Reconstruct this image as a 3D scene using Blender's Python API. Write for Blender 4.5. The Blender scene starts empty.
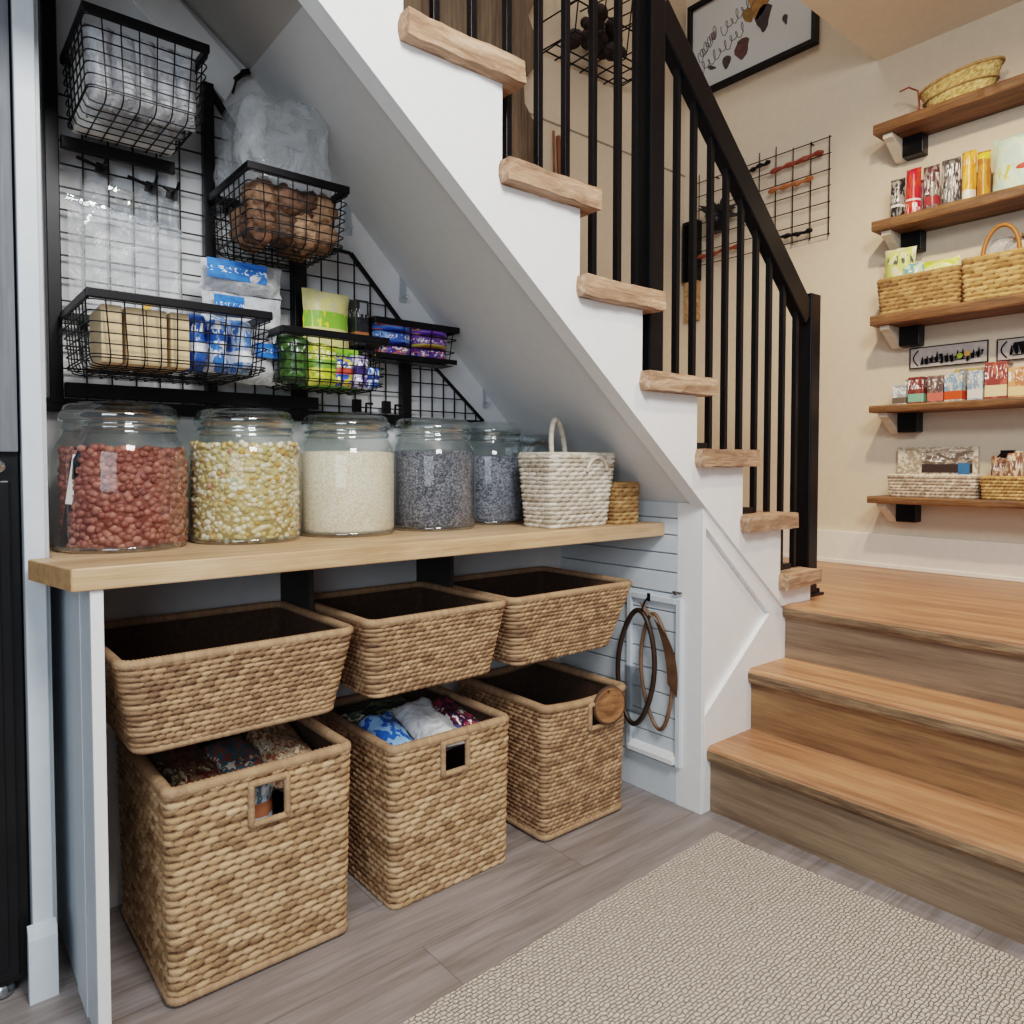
import bpy, math, random
from mathutils import Vector, Matrix, noise as mnoise
random.seed(7)
C = bpy.context.scene.collection
SC = bpy.context.scene
PI = math.pi

# ------------------------------------------------------------------ mesh builder
class MB:
    def __init__(s): s.v = []; s.f = []; s.t = []; s.d = []
    def add(s, vs, fs, tone=None, dep=None):
        o = len(s.v); s.v += [tuple(p) for p in vs]; s.f += [tuple(i + o for i in q) for q in fs]
        s.t += (list(tone) if isinstance(tone, (list, tuple)) else [0.5 if tone is None else tone] * len(vs))
        s.d += (list(dep) if isinstance(dep, (list, tuple)) else [1.0 if dep is None else dep] * len(vs))
        return s
    def box(s, x0, x1, y0, y1, z0, z1, tone=None):
        vs = [(x, y, z) for z in (z0, z1) for y in (y0, y1) for x in (x0, x1)]
        return s.add(vs, [(0, 2, 3, 1), (4, 5, 7, 6), (0, 1, 5, 4), (2, 6, 7, 3), (0, 4, 6, 2), (1, 3, 7, 5)], tone)
    def prism(s, poly, ax, a, b):
        """polygon in the two other axes, extruded a..b along ax"""
        def P(p, w):
            if ax == 'y': return (p[0], w, p[1])
            if ax == 'x': return (w, p[0], p[1])
            return (p[0], p[1], w)
        n = len(poly)
        vs = [P(p, a) for p in poly] + [P(p, b) for p in poly]
        fs = [tuple(range(n)), tuple(range(2 * n - 1, n - 1, -1))] + [(i, i + n, (i + 1) % n + n, (i + 1) % n) for i in range(n)]
        return s.add(vs, fs)
    def tube(s, pts, r, n=8, closed=False, cap=True, tone=None, flat=1.0):
        pts = [Vector(p) for p in pts]; m = len(pts)
        tan = []
        for i in range(m):
            a = pts[(i - 1) % m] if (closed or i > 0) else pts[i]
            b = pts[(i + 1) % m] if (closed or i < m - 1) else pts[i]
            t = b - a; tan.append(t.normalized() if t.length > 1e-9 else Vector((0, 0, 1)))
        ref = Vector((0, 0, 1)) if abs(tan[0].z) < .9 else Vector((1, 0, 0))
        u = tan[0].cross(ref).normalized()
        vs = []; tn = []
        for i in range(m):
            u = (u - tan[i] * u.dot(tan[i])).normalized(); w = tan[i].cross(u)
            rr = r(i) if callable(r) else r
            for k in range(n):
                a = 2 * PI * (k + .5) / n
                vs.append(pts[i] + u * (rr * math.cos(a)) + w * (rr * flat * math.sin(a)))
                tn.append(tone(i) if callable(tone) else (.5 if tone is None else tone))
        fs = []
        for i in range(m if closed else m - 1):
            j = (i + 1) % m
            for k in range(n):
                l = (k + 1) % n
                fs.append((i * n + k, i * n + l, j * n + l, j * n + k))
        if not closed and cap:
            fs.append(tuple(range(n - 1, -1, -1))); fs.append(tuple((m - 1) * n + k for k in range(n)))
        return s.add(vs, fs, tn)
    def bar(s, a, b, w, h, up=(0, 0, 1)):
        a = Vector(a); b = Vector(b); t = (b - a).normalized(); u = t.cross(Vector(up)).normalized(); q = u.cross(t)
        vs = [p + u * (sx * w / 2) + q * (sz * h / 2) for p in (a, b) for sz in (-1, 1) for sx in (-1, 1)]
        return s.add(vs, [(0, 1, 3, 2), (4, 6, 7, 5), (0, 4, 5, 1), (2, 3, 7, 6), (0, 2, 6, 4), (1, 5, 7, 3)])
    def lathe(s, prof, c, n=48, cap0=False, cap1=False, tone=None):
        vs = []; fs = []
        for r, z in prof:
            for k in range(n):
                a = 2 * PI * k / n; vs.append((c[0] + r * math.cos(a), c[1] + r * math.sin(a), c[2] + z))
        for i in range(len(prof) - 1):
            for k in range(n):
                l = (k + 1) % n; fs.append((i * n + k, i * n + l, (i + 1) * n + l, (i + 1) * n + k))
        if cap0: fs.append(tuple(range(n - 1, -1, -1)))
        if cap1: fs.append(tuple((len(prof) - 1) * n + k for k in range(n)))
        return s.add(vs, fs, tone)
    def xf(s, M):
        s.v = [tuple(M @ Vector(p)) for p in s.v]; return s
    def join(s, o): return s.add(o.v, o.f, o.t, o.d)

def ico(sub=1):
    g = (1 + 5 ** .5) / 2
    v = [Vector(p).normalized() for p in [(-1, g, 0), (1, g, 0), (-1, -g, 0), (1, -g, 0), (0, -1, g), (0, 1, g), (0, -1, -g), (0, 1, -g), (g, 0, -1), (g, 0, 1), (-g, 0, -1), (-g, 0, 1)]]
    f = [(0, 11, 5), (0, 5, 1), (0, 1, 7), (0, 7, 10), (0, 10, 11), (1, 5, 9), (5, 11, 4), (11, 10, 2), (10, 7, 6), (7, 1, 8), (3, 9, 4), (3, 4, 2), (3, 2, 6), (3, 6, 8), (3, 8, 9), (4, 9, 5), (2, 4, 11), (6, 2, 10), (8, 6, 7), (9, 8, 1)]
    for _ in range(sub):
        c = {}; nf = []
        def mid(a, b):
            k = (min(a, b), max(a, b))
            if k not in c: c[k] = len(v); v.append(((v[a] + v[b]) / 2).normalized())
            return c[k]
        for a, b, d in f:
            x, y, z = mid(a, b), mid(b, d), mid(d, a); nf += [(a, x, z), (b, y, x), (d, z, y), (x, y, z)]
        f = nf
    return v, f
ICO1 = ico(1); ICO2 = ico(2); ICO3 = ico(3)

def ws(o):
    p = Vector((0, 0, 0))
    while o: p = p + o.location; o = o.parent
    return p

def obj(name, mb, mat, parent=None, smooth=False, bevel=0, attrs=False, label=None, seg=2):
    off = ws(parent)
    me = bpy.data.meshes.new(name)
    me.from_pydata([tuple(Vector(p) - off) for p in mb.v], [], mb.f)
    if attrs:
        a = me.attributes.new('tone', 'FLOAT', 'POINT'); a.data.foreach_set('value', mb.t)
        a = me.attributes.new('dep', 'FLOAT', 'POINT'); a.data.foreach_set('value', mb.d)
    me.materials.append(mat)
    if smooth: me.polygons.foreach_set('use_smooth', [True] * len(me.polygons))
    me.update()
    o = bpy.data.objects.new(name, me); C.objects.link(o); o.parent = parent
    if bevel:
        b = o.modifiers.new('b', 'BEVEL'); b.width = bevel; b.segments = seg; b.limit_method = 'ANGLE'; b.angle_limit = .7
    if label: o['label'] = label
    return o

def tag(o, label, cat, group=None, kind=None):
    o['label'] = label; o['category'] = cat
    if group: o['group'] = group
    if kind: o['kind'] = kind
    return o

def thing(name, label, cat, loc=(0, 0, 0), group=None):
    o = bpy.data.objects.new(name, None); C.objects.link(o); o.location = loc; o.empty_display_size = .05
    return tag(o, label, cat, group)

def single(name, mb, mat, label, cat, base=None, group=None, kind=None, **k):
    """a one-mesh thing, its origin at its base"""
    if base is None:
        xs = [p[0] for p in mb.v]; ys = [p[1] for p in mb.v]; zs = [p[2] for p in mb.v]
        base = ((min(xs) + max(xs)) / 2, (min(ys) + max(ys)) / 2, min(zs))
    mb.v = [(p[0] - base[0], p[1] - base[1], p[2] - base[2]) for p in mb.v]
    o = obj(name, mb, mat, None, **k); o.location = base
    return tag(o, label, cat, group, kind)

def struct(name, mb, mat, **k):
    o = obj(name, mb, mat, None, **k); o['kind'] = 'structure'; return o

# ------------------------------------------------------------------ materials
def lin(h):
    if isinstance(h, str):
        h = h.lstrip('#'); c = [int(h[i:i + 2], 16) / 255 for i in (0, 2, 4)]
    else: c = h
    return tuple(x / 12.92 if x <= .04045 else ((x + .055) / 1.055) ** 2.4 for x in c) + (1,)

class NT:
    def __init__(s, name):
        s.m = bpy.data.materials.new(name); s.m.use_nodes = True; s.t = s.m.node_tree
        for n in list(s.t.nodes): s.t.nodes.remove(n)
        s.out = s.n('ShaderNodeOutputMaterial')
    def n(s, typ, ins=None, **props):
        x = s.t.nodes.new(typ)
        for k, v in props.items(): setattr(x, k, v)
        for k, v in (ins or {}).items(): s.set(x.inputs[k], v)
        return x
    def set(s, inp, v):
        if isinstance(v, bpy.types.NodeSocket): s.t.links.new(v, inp)
        else: inp.default_value = v
    def mix(s, fac, a, b, blend='MIX'):
        x = s.n('ShaderNodeMix', data_type='RGBA', blend_type=blend)
        s.set(x.inputs[0], fac); s.set(x.inputs[6], a); s.set(x.inputs[7], b); return x.outputs[2]
    def math(s, op, a, b=0.0, c=None):
        x = s.n('ShaderNodeMath', operation=op); s.set(x.inputs[0], a); s.set(x.inputs[1], b)
        if c is not None: s.set(x.inputs[2], c)
        return x.outputs[0]
    def coord(s, kind='Object', scale=(1, 1, 1), loc=(0, 0, 0), rot=(0, 0, 0)):
        t = s.n('ShaderNodeTexCoord')
        return s.n('ShaderNodeMapping', {'Vector': t.outputs[kind], 'Scale': scale, 'Location': loc, 'Rotation': rot}).outputs[0]
    def noise(s, vec, scale, detail=4, rough=.55, dist=0):
        return s.n('ShaderNodeTexNoise', {'Vector': vec, 'Scale': scale, 'Detail': detail, 'Roughness': rough, 'Distortion': dist}).outputs[0]
    def ramp(s, fac, stops, interp='LINEAR'):
        r = s.n('ShaderNodeValToRGB', {'Fac': fac}); cr = r.color_ramp; cr.interpolation = interp
        while len(cr.elements) < len(stops): cr.elements.new(.5)
        for e, (p, c) in zip(cr.elements, stops):
            e.position = p; e.color = c if not isinstance(c, str) else lin(c)
        return r.outputs[0]
    def bump(s, h, strength=.3, dist=.01):
        return s.n('ShaderNodeBump', {'Height': h, 'Strength': strength, 'Distance': dist}).outputs[0]
    def pbr(s, col, rough=.5, metal=0, normal=None, **k):
        p = s.n('ShaderNodeBsdfPrincipled', {'Base Color': col, 'Roughness': rough, 'Metallic': metal})
        if normal is not None: s.set(p.inputs['Normal'], normal)
        for a, b in k.items(): s.set(p.inputs[a.replace('_', ' ')], b)
        s.t.links.new(p.outputs[0], s.out.inputs[0]); return s.m

def plain(name, col, rough=.5, metal=0, var=.06, scale=30, bump=0):
    t = NT(name); v = t.coord(); nz = t.noise(v, scale)
    c = lin(col)
    d = tuple(x * (1 - var * 2) for x in c[:3]) + (1,); e = tuple(min(1, x * (1 + var)) for x in c[:3]) + (1,)
    return t.pbr(t.ramp(nz, [(.3, d), (.7, e)]), rough, metal, t.bump(nz, bump, .002) if bump else None)

def wood(name, cols, along='x', scale=1.0, rough=.55, bump=.15, knots=0):
    t = NT(name)
    sc = {'x': (1.2, 14, 14), 'y': (14, 1.2, 14), 'z': (14, 14, 1.2)}[along]
    v = t.coord(scale=tuple(a * scale for a in sc))
    n1 = t.noise(v, 1.6, 6, .6, .6)
    v2 = t.coord(scale=tuple(a * scale * 5 for a in sc)); n2 = t.noise(v2, 2, 3, .6)
    v4 = t.coord(scale=tuple(a * scale * (1 if a < 2 else 11) for a in sc)); n3 = t.noise(v4, 1.5, 2, .6)
    f = t.math('ADD', t.math('ADD', t.math('MULTIPLY', n1, .6), t.math('MULTIPLY', n2, .2)), t.math('MULTIPLY', n3, .2))
    col = t.ramp(f, [(.37, cols[0]), (.5, cols[1]), (.62, cols[2])])
    if knots:
        v3 = t.coord(scale={'x': (1.3, 4, 4), 'y': (4, 1.3, 4), 'z': (4, 4, 1.3)}[along])
        sp_ = t.n('ShaderNodeSeparateXYZ', {'Vector': v3}); cb_ = t.n('ShaderNodeCombineXYZ', {'X': sp_.outputs[1], 'Y': sp_.outputs[2]}).outputs[0]
        k = t.n('ShaderNodeTexVoronoi', {'Vector': cb_, 'Scale': knots}, voronoi_dimensions='2D').outputs['Distance']
        k = t.math('ADD', k, t.math('MULTIPLY', t.math('SUBTRACT', n1, .5), .5))
        col = t.mix(t.ramp(k, [(.08, (1, 1, 1, 1)), (.3, (0, 0, 0, 1))]), col, lin(cols[3]))
    return t.pbr(col, rough, 0, t.bump(f, bump, .004))

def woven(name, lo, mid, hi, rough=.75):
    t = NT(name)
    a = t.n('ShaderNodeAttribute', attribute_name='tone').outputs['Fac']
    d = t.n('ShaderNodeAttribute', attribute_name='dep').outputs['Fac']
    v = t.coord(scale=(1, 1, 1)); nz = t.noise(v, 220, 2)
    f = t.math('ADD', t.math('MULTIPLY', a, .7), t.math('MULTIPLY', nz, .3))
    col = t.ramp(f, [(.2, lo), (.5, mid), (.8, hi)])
    gap_shade = t.mix(.8, col, lin(lo), 'MULTIPLY')  # shade in the gaps between strands, mixed into the base colour
    col = t.mix(t.ramp(d, [(.0, (0, 0, 0, 1)), (.5, (1, 1, 1, 1))]), gap_shade, col)
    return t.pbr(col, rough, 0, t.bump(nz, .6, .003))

def clear(name, tint='#f4f8f8', lo=.06, hi=.75, rough=.03, blend=.35, bump=0, bscale=30):
    t = NT(name)
    nrm = None
    if bump:
        nrm = t.bump(t.noise(t.coord(), bscale, 3), bump, .01)
    lw = t.n('ShaderNodeLayerWeight', {'Blend': blend})
    if nrm is not None: t.set(lw.inputs['Normal'], nrm)
    fac = t.n('ShaderNodeMapRange', {'Value': lw.outputs['Facing'], 'From Min': 0., 'From Max': 1., 'To Min': lo, 'To Max': hi}).outputs[0]
    tr = t.n('ShaderNodeBsdfTransparent', {'Color': lin(tint)})
    g = t.n('ShaderNodeBsdfPrincipled', {'Base Color': lin(tint), 'Roughness': rough, 'Alpha': 1.0})
    g.inputs['Specular IOR Level'].default_value = .9
    gl = t.n('ShaderNodeBsdfGlossy', {'Color': (1, 1, 1, 1), 'Roughness': rough})
    if nrm is not None: t.set(gl.inputs['Normal'], nrm)
    mx = t.n('ShaderNodeMixShader', {'Fac': fac}); t.t.links.new(tr.outputs[0], mx.inputs[1]); t.t.links.new(gl.outputs[0], mx.inputs[2])
    t.t.links.new(mx.outputs[0], t.out.inputs[0]); return t.m

def film(name, col, alpha=.4, rough=.25, bump=.4, bscale=25):
    """cloudy plastic film"""
    t = NT(name); nz = t.noise(t.coord(), bscale, 4, .6, 1.0)
    tr = t.n('ShaderNodeBsdfTransparent', {'Color': (1, 1, 1, 1)})
    p = t.n('ShaderNodeBsdfPrincipled', {'Base Color': lin(col), 'Roughness': rough, 'Normal': t.bump(nz, bump, .02)})
    f = t.n('ShaderNodeMapRange', {'Value': nz, 'From Min': .35, 'From Max': .7, 'To Min': alpha * .5, 'To Max': min(1, alpha * 1.5)}).outputs[0]
    mx = t.n('ShaderNodeMixShader', {'Fac': f}); t.t.links.new(tr.outputs[0], mx.inputs[1]); t.t.links.new(p.outputs[0], mx.inputs[2])
    t.t.links.new(mx.outputs[0], t.out.inputs[0]); return t.m

_pc = [0]
def printed(name, base, c2, c3=None, rough=.4, band=(.4, .6), marks='#f2f2f0', pscale=3.0, bump=.25, side='z', mark=(.62, .8)):
    """printed packaging: ground colour, patches of a second colour, a band and a row of small pale marks"""
    _pc[0] += 1; k = _pc[0] * 3.7
    t = NT(name)
    g = t.n('ShaderNodeTexCoord').outputs['Generated']
    sep = t.n('ShaderNodeSeparateXYZ', {'Vector': g}); z = sep.outputs[{'x': 0, 'y': 1, 'z': 2}[side]]
    v = t.n('ShaderNodeMapping', {'Vector': g, 'Location': (k, k * .7, k * .3)}).outputs[0]
    n1 = t.noise(v, pscale, 2, .5, .5)
    col = t.mix(t.ramp(n1, [(.5, (0, 0, 0, 1)), (.53, (1, 1, 1, 1))]), lin(base), lin(c2))
    def between(lo, hi):
        return t.math('MULTIPLY', t.math('GREATER_THAN', z, lo), t.math('LESS_THAN', z, hi))
    if c3: col = t.mix(between(*band), col, lin(c3))
    if marks:
        n2 = t.noise(t.n('ShaderNodeMapping', {'Vector': v, 'Scale': (2.2, 2.2, 1.0)}).outputs[0], 4.2, 1.5, .5, 1.2)
        f = t.math('MULTIPLY', between(*mark), t.math('GREATER_THAN', n2, .57))
        col = t.mix(f, col, lin(marks))
    cr = t.noise(t.coord(), 45, 3)
    return t.pbr(col, rough, 0, t.bump(cr, bump, .006))

# the room
m_white = plain('stringer_paint', '#eef0f0', .45, var=.015)
m_blue = plain('cool_white_paint', '#d3dce2', .42, var=.02)
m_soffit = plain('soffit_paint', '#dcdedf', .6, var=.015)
m_wallback = plain('pantry_wall_paint', '#d9dadb', .6, var=.02)
m_warm = plain('hall_wall_paint', '#d6c6b1', .6, var=.02)
m_ceil = plain('hall_ceiling_paint', '#f0dfc8', .7, var=.02)
m_trim = plain('baseboard_paint', '#e8e2d8', .45, var=.02)
m_blackmetal = plain('black_metal', '#17171a', .38, .6, var=.08)
m_rail = plain('black_iron', '#16161a', .34, .5, var=.1)
m_wire = plain('black_wire', '#131315', .45, .5, var=.08)
m_dark = plain('dark_void', '#1a1816', .8)
m_oak = wood('oak_counter', ['#a98561', '#c5a27e', '#d5b797'], 'x', 1.0, .5, .06)
m_endgrain = plain('oak_end_grain', '#c39a6c', .6, var=.12, scale=60)
m_tread = wood('oak_tread', ['#8f6447', '#b07f5e', '#c69874'], 'y', .8, .42, .12)
m_nub = wood('rough_tread_end', ['#7a5c46', '#a58369', '#c4a78f'], 'x', 2.2, .75, .9)
m_riser = wood('weathered_riser', ['#685646', '#85705c', '#9a846c'], 'y', .8, .6, .15)
m_riser2 = wood('knotty_riser', ['#6f5138', '#8f6c4a', '#a88056', '#4a2e1c'], 'y', 1.0, .6, .15, knots=1.6)
m_nosing = wood('worn_nosing', ['#4c3a2a', '#7b634c', '#a58b6c'], 'y', 2.0, .65, .6)
m_landing = wood('landing_boards', ['#8a6046', '#aa7b5c', '#c0926f'], 'y', .6, .38, .06)
m_shelfwood = wood('stained_shelf_wood', ['#46301c', '#6f4c2e', '#946a42'], 'y', 1.3, .55, .5)
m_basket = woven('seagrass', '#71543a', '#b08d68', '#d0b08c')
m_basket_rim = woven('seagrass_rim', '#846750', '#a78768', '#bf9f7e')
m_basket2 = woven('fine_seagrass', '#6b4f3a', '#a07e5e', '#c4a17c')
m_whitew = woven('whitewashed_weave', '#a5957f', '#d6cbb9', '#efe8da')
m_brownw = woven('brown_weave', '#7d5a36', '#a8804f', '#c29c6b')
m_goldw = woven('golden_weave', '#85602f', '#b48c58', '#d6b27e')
m_glass = clear('jar_glass', '#f6f9f8', .025, .48, .04, .3)
m_glassrim = clear('jar_glass_thick', '#dbe4e4', .14, .7, .05, .45)
m_acrylic = clear('clear_acrylic', '#f2f5f7', .1, .7, .06, .4, .2, 20)
m_bag = film('cloudy_plastic', '#d6dbde', .34, .12, .8, 14)
m_bagclear = film('clear_film', '#e6ebee', .32, .2, .6, 16)
m_whitepack = film('white_packet', '#dfe2e6', 1.0, .35, .7, 22)
m_paper = plain('white_paper', '#eceae4', .8, var=.02)
m_kraft = plain('kraft_paper', '#d8be96', .8, var=.06, scale=14, bump=.15)
m_leather = plain('dark_brown_leather', '#3a2a20', .45, var=.2, scale=20)
m_tan = plain('tan_leather', '#7b5e48', .5, var=.2, scale=20)
m_chrome = plain('brushed_steel', '#b9bcc0', .25, 1.0)

def floor_mat():
    t = NT('grey_plank_floor')
    v = t.coord()
    br = t.n('ShaderNodeTexBrick', {'Vector': v, 'Color1': (0, 0, 0, 1), 'Color2': (1, 1, 1, 1), 'Mortar': (.5, .5, .5, 1), 'Scale': 1.0, 'Mortar Size': .0008, 'Mortar Smooth': .1, 'Bias': 0., 'Brick Width': 1.35, 'Row Height': .19}, offset=.37)
    v2 = t.coord(scale=(1.1, 13, 1)); off = t.n('ShaderNodeVectorMath', {0: v2, 1: br.outputs['Color']}, operation='ADD')
    n1 = t.noise(off.outputs[0], 2.2, 6, .62, .5)
    v3 = t.coord(scale=(3, 70, 1)); n2 = t.noise(v3, 2, 3)
    f = t.math('ADD', t.math('MULTIPLY', n1, .7), t.math('MULTIPLY', n2, .3))
    col = t.ramp(f, [(.28, '#665f5b'), (.45, '#857d79'), (.58, '#979090'), (.75, '#a8a29e')])
    col = t.mix(t.math('MULTIPLY', t.n('ShaderNodeSeparateColor', {0: br.outputs['Color']}).outputs[0], .22), col, lin('#75685f'))
    col = t.mix(br.outputs['Fac'], col, lin('#544b46'))
    return t.pbr(col, .4, 0, t.bump(f, .06, .003))
m_floor = floor_mat()

def rug_mat():
    t = NT('oatmeal_rug'); v0 = t.coord(); wv = t.n('ShaderNodeTexNoise', {'Vector': v0, 'Scale': 45, 'Detail': 2}).outputs['Color']
    v = t.n('ShaderNodeVectorMath', {0: v0, 1: t.n('ShaderNodeVectorMath', {0: wv, 'Scale': .016}, operation='SCALE').outputs[0]}, operation='ADD').outputs[0]
    w = t.n('ShaderNodeTexBrick', {'Vector': v, 'Color1': (1, 1, 1, 1), 'Color2': (.75, .75, .75, 1), 'Mortar': (0, 0, 0, 1), 'Scale': 1.0, 'Mortar Size': .0016, 'Mortar Smooth': 1., 'Bias': 0., 'Brick Width': .0145, 'Row Height': .0088}, offset=.5)
    n1 = t.noise(v0, 110, 3, .7); n2 = t.noise(v0, 5, 3)
    f = t.math('ADD', t.math('MULTIPLY', t.n('ShaderNodeSeparateColor', {0: w.outputs['Color']}).outputs[0], .45), t.math('MULTIPLY', n1, .55))
    col = t.ramp(f, [(.2, '#948779'), (.42, '#bdb1a3'), (.6, '#cfc5b8'), (.8, '#e3dcd1')])
    col = t.mix(t.math('MULTIPLY', n2, .25), col, lin('#b5a99c'))
    return t.pbr(col, .95, 0, t.bump(f, 1.0, .012))
m_rug = rug_mat()
# ================================================================== camera and light
cam = bpy.data.objects.new('camera', bpy.data.cameras.new('camera')); C.objects.link(cam)
cam.location = (0, 0, 1.05); cam.rotation_euler = (PI / 2 - math.atan(25 / 734), 0, -math.radians(39.7))
cam.data.lens = 734 / 1024 * 36; cam.data.sensor_width = 36; cam.data.shift_y = -22 / 1024; cam.data.clip_start = .02
SC.camera = cam

def light(name, typ, loc, aim, energy, col, size=.5, size_y=None, spot=None, blend=.6):
    d = bpy.data.lights.new(name, typ); d.energy = energy; d.color = col
    if typ == 'AREA':
        d.size = size
        if size_y: d.shape = 'RECTANGLE'; d.size_y = size_y
    elif typ == 'SPOT': d.spot_size = math.radians(spot); d.spot_blend = blend; d.shadow_soft_size = size
    else: d.shadow_soft_size = size
    o = bpy.data.objects.new(name, d); C.objects.link(o); o.location = loc
    o.rotation_euler = (Vector(aim) - Vector(loc)).to_track_quat('-Z', 'Y').to_euler(); return o

light('window_daylight', 'AREA', (-1.3, -.9, 1.7), (1.0, 1.5, 1.05), 42, (.82, .91, 1.0), 1.5, 1.5)
light('room_downlight', 'AREA', (.55, -.35, 2.6), (1.0, 1.5, .55), 58, (1.0, .975, .95), .6)
light('stair_downlight', 'SPOT', (2.15, .35, 2.82), (2.3, .75, 0), 72, (1.0, .79, .58), .06, spot=100, blend=.7)
light('hall_downlight', 'SPOT', (1.95, .80, 2.84), (3.4, 1.2, 1.2), 135, (1.0, .80, .59), .05, spot=92, blend=.9)
light('stairwell_light', 'AREA', (2.2, 2.0, 4.3), (2.4, 2.2, 1.5), 9, (1.0, .95, .88), .8)

w = bpy.data.worlds.new('world'); SC.world = w; w.use_nodes = True
w.node_tree.nodes['Background'].inputs[0].default_value = (.80, .88, 1.0, 1); w.node_tree.nodes['Background'].inputs[1].default_value = .2
try:
    SC.view_settings.view_transform = 'Filmic'; SC.view_settings.look = 'Medium High Contrast'; SC.view_settings.exposure = -.18
except Exception: pass
try:
    SC.cycles.transparent_max_bounces = 32; SC.cycles.max_bounces = 10
except Exception: pass

# ================================================================== room shell
LZ = .58       # landing height
struct('floor', MB().box(-1.9, 3.56, -2.2, 2.75, -.06, 0), m_floor)
struct('wall_back', MB().prism([(.2225, 0), (1.86, 0), (1.86, .93), (.72, 2.07), (.2225, 2.55)], 'y', 1.92, 1.96), m_wallback)
mb = MB().box(.178, .213, 1.69, 1.97, 0, 2.6).box(.213, .222, 1.71, 1.92, 0, 2.6)
struct('wall_left', mb, m_blue, bevel=.002)
mb = MB().prism([(1.69, 0), (1.668, 0), (1.668, .125), (1.672, .14), (1.69, .147)], 'x', .168, .2165)
struct('baseboard_left', mb, m_blue)
struct('wall_far', MB().box(3.46, 3.56, -2.2, 2.73, 0, 4.6), m_warm)
struct('wall_stair', MB().box(-.6, 3.46, 2.63, 2.73, 0, 4.6), m_warm)
struct('trim_1', MB().box(.9, 3.46, 2.626, 2.63, 2.686, 2.694), plain('seam_grey', '#8d867c', .8))
struct('baseboard_far', MB().box(3.435, 3.46, -2.2, 2.63, LZ, .735).box(3.43, 3.46, -2.2, 2.63, LZ, .60), m_trim, bevel=.003)
struct('ceiling', MB().box(-1.9, 3.46, -2.2, 1.56, 2.89, 3.0).box(-1.9, 3.46, 1.52, 1.56, 3.0, 4.6), m_ceil)
# end wall below the stair: horizontal boards between two stiles
mb = MB()
z = 0.0
mb.box(1.838, 1.86, 1.36, 1.92, 0, .97)
for za, zb in [(.118, .196), (.2, .26), (.264, .33), (.334, .40), (.404, .465), (.469, .53), (.534, .592), (.655, .716), (.72, .774), (.778, .832), (.836, .884), (.888, .934)]:
    mb.box(1.822, 1.84, 1.40, 1.92, za, zb)
mb.box(1.822, 1.84, 1.40, 1.92, .94, .98).box(1.822, 1.84, 1.40, 1.92, .596, .65).box(1.822, 1.84, 1.40, 1.92, 0, .112)
struct('wall_right', mb, m_blue, bevel=.0015)

# framed access panel on the end wall
ap = thing('access_panel', 'pale blue boarded access panel with thin frame below the counter, beside the stair post', 'panel', (1.82, 1.48, .11))
mb = MB()
for (a, b, c, d) in [(1.378, 1.396, .12, .64), (1.575, 1.593, .12, .64), (1.396, 1.575, .622, .64)]:
    mb.box(1.808, 1.8215, a, b, c, d)
obj('panel_frame', mb, m_blue, ap, bevel=.002)
obj('bottom_ledge', MB().prism([(1.8215, .128), (1.796, .128), (1.796, .143), (1.8215, .158)], 'y', 1.396, 1.575), m_white, ap, bevel=.001)
lt = MB().tube([(1.812, 1.375, .66), (1.812, 1.41, .66)], .003).tube([(1.822, 1.40, .66), (1.808, 1.40, .66)], .005).tube([(1.822, 1.384, .66), (1.808, 1.384, .66)], .004)
single('sliding_latch', lt, m_chrome, 'small metal latch on the boarded end wall above the access panel', 'latch')

# ================================================================== staircase above the counter
XL = [.535 - .2435, .535, .781, 1.036, 1.281, 1.517, 1.76, 1.996, 2.22]      # left ends of the treads
ZT = [2.38, 2.165, 1.951, 1.730, 1.515, 1.302, 1.097, .893, .690]
XR = [.60, .852, 1.094, 1.343, 1.589, 1.829, 2.053, 2.291, 2.449]
TH = .052
stair = thing('staircase', 'white stair flight climbing to the left over the counter, with rough wood tread ends', 'stairs', (1.82, 1.3, 0))
sof = lambda x: 1.914 - .812 * (x - .607)
# stringer: stepped on top, raked below
top = [(.1, ZT[0] - TH)]
for i in range(9):
    x0 = XL[i] + .012
    if i: top.append((x0, top[-1][1])); 
    top.append((x0, ZT[i] - TH)) if i else None
    xe = XL[i + 1] + .012 if i < 8 else 2.43
    top.append((xe, ZT[i] - TH))
poly = [(.1, sof(.1))] + [(p[0], p[1]) for p in top] + [(2.43, LZ), (2.25, LZ)] + [(1.80, sof(1.80) - .006)]
obj('stringer', MB().prism(poly, 'y', 1.296, 1.345), m_white, stair, bevel=.002)
# front panel under the stringer with a triangular recess, and the corner post
mb = MB()
T = [(1.835, .862), (2.185, .562), (1.835, .296)]
mb.box(1.82, 1.835, 1.306, 1.40, 0, .935)
mb.prism([(1.835, .94), (1.835, T[0][1]), T[1], (2.30, T[1][1] - .02), (2.30, .56)], 'y', 1.306, 1.322)
mb.prism([T[2], (1.835, 0), (2.30, 0), (2.30, T[1][1] - .02), T[1]], 'y', 1.306, 1.322)
mb.prism([(1.835, 0), (2.30, 0), (2.30, .555), (1.835, .932)], 'y', 1.322, 1.345)
obj('panelling', mb, m_white, stair, bevel=.0012)
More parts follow.
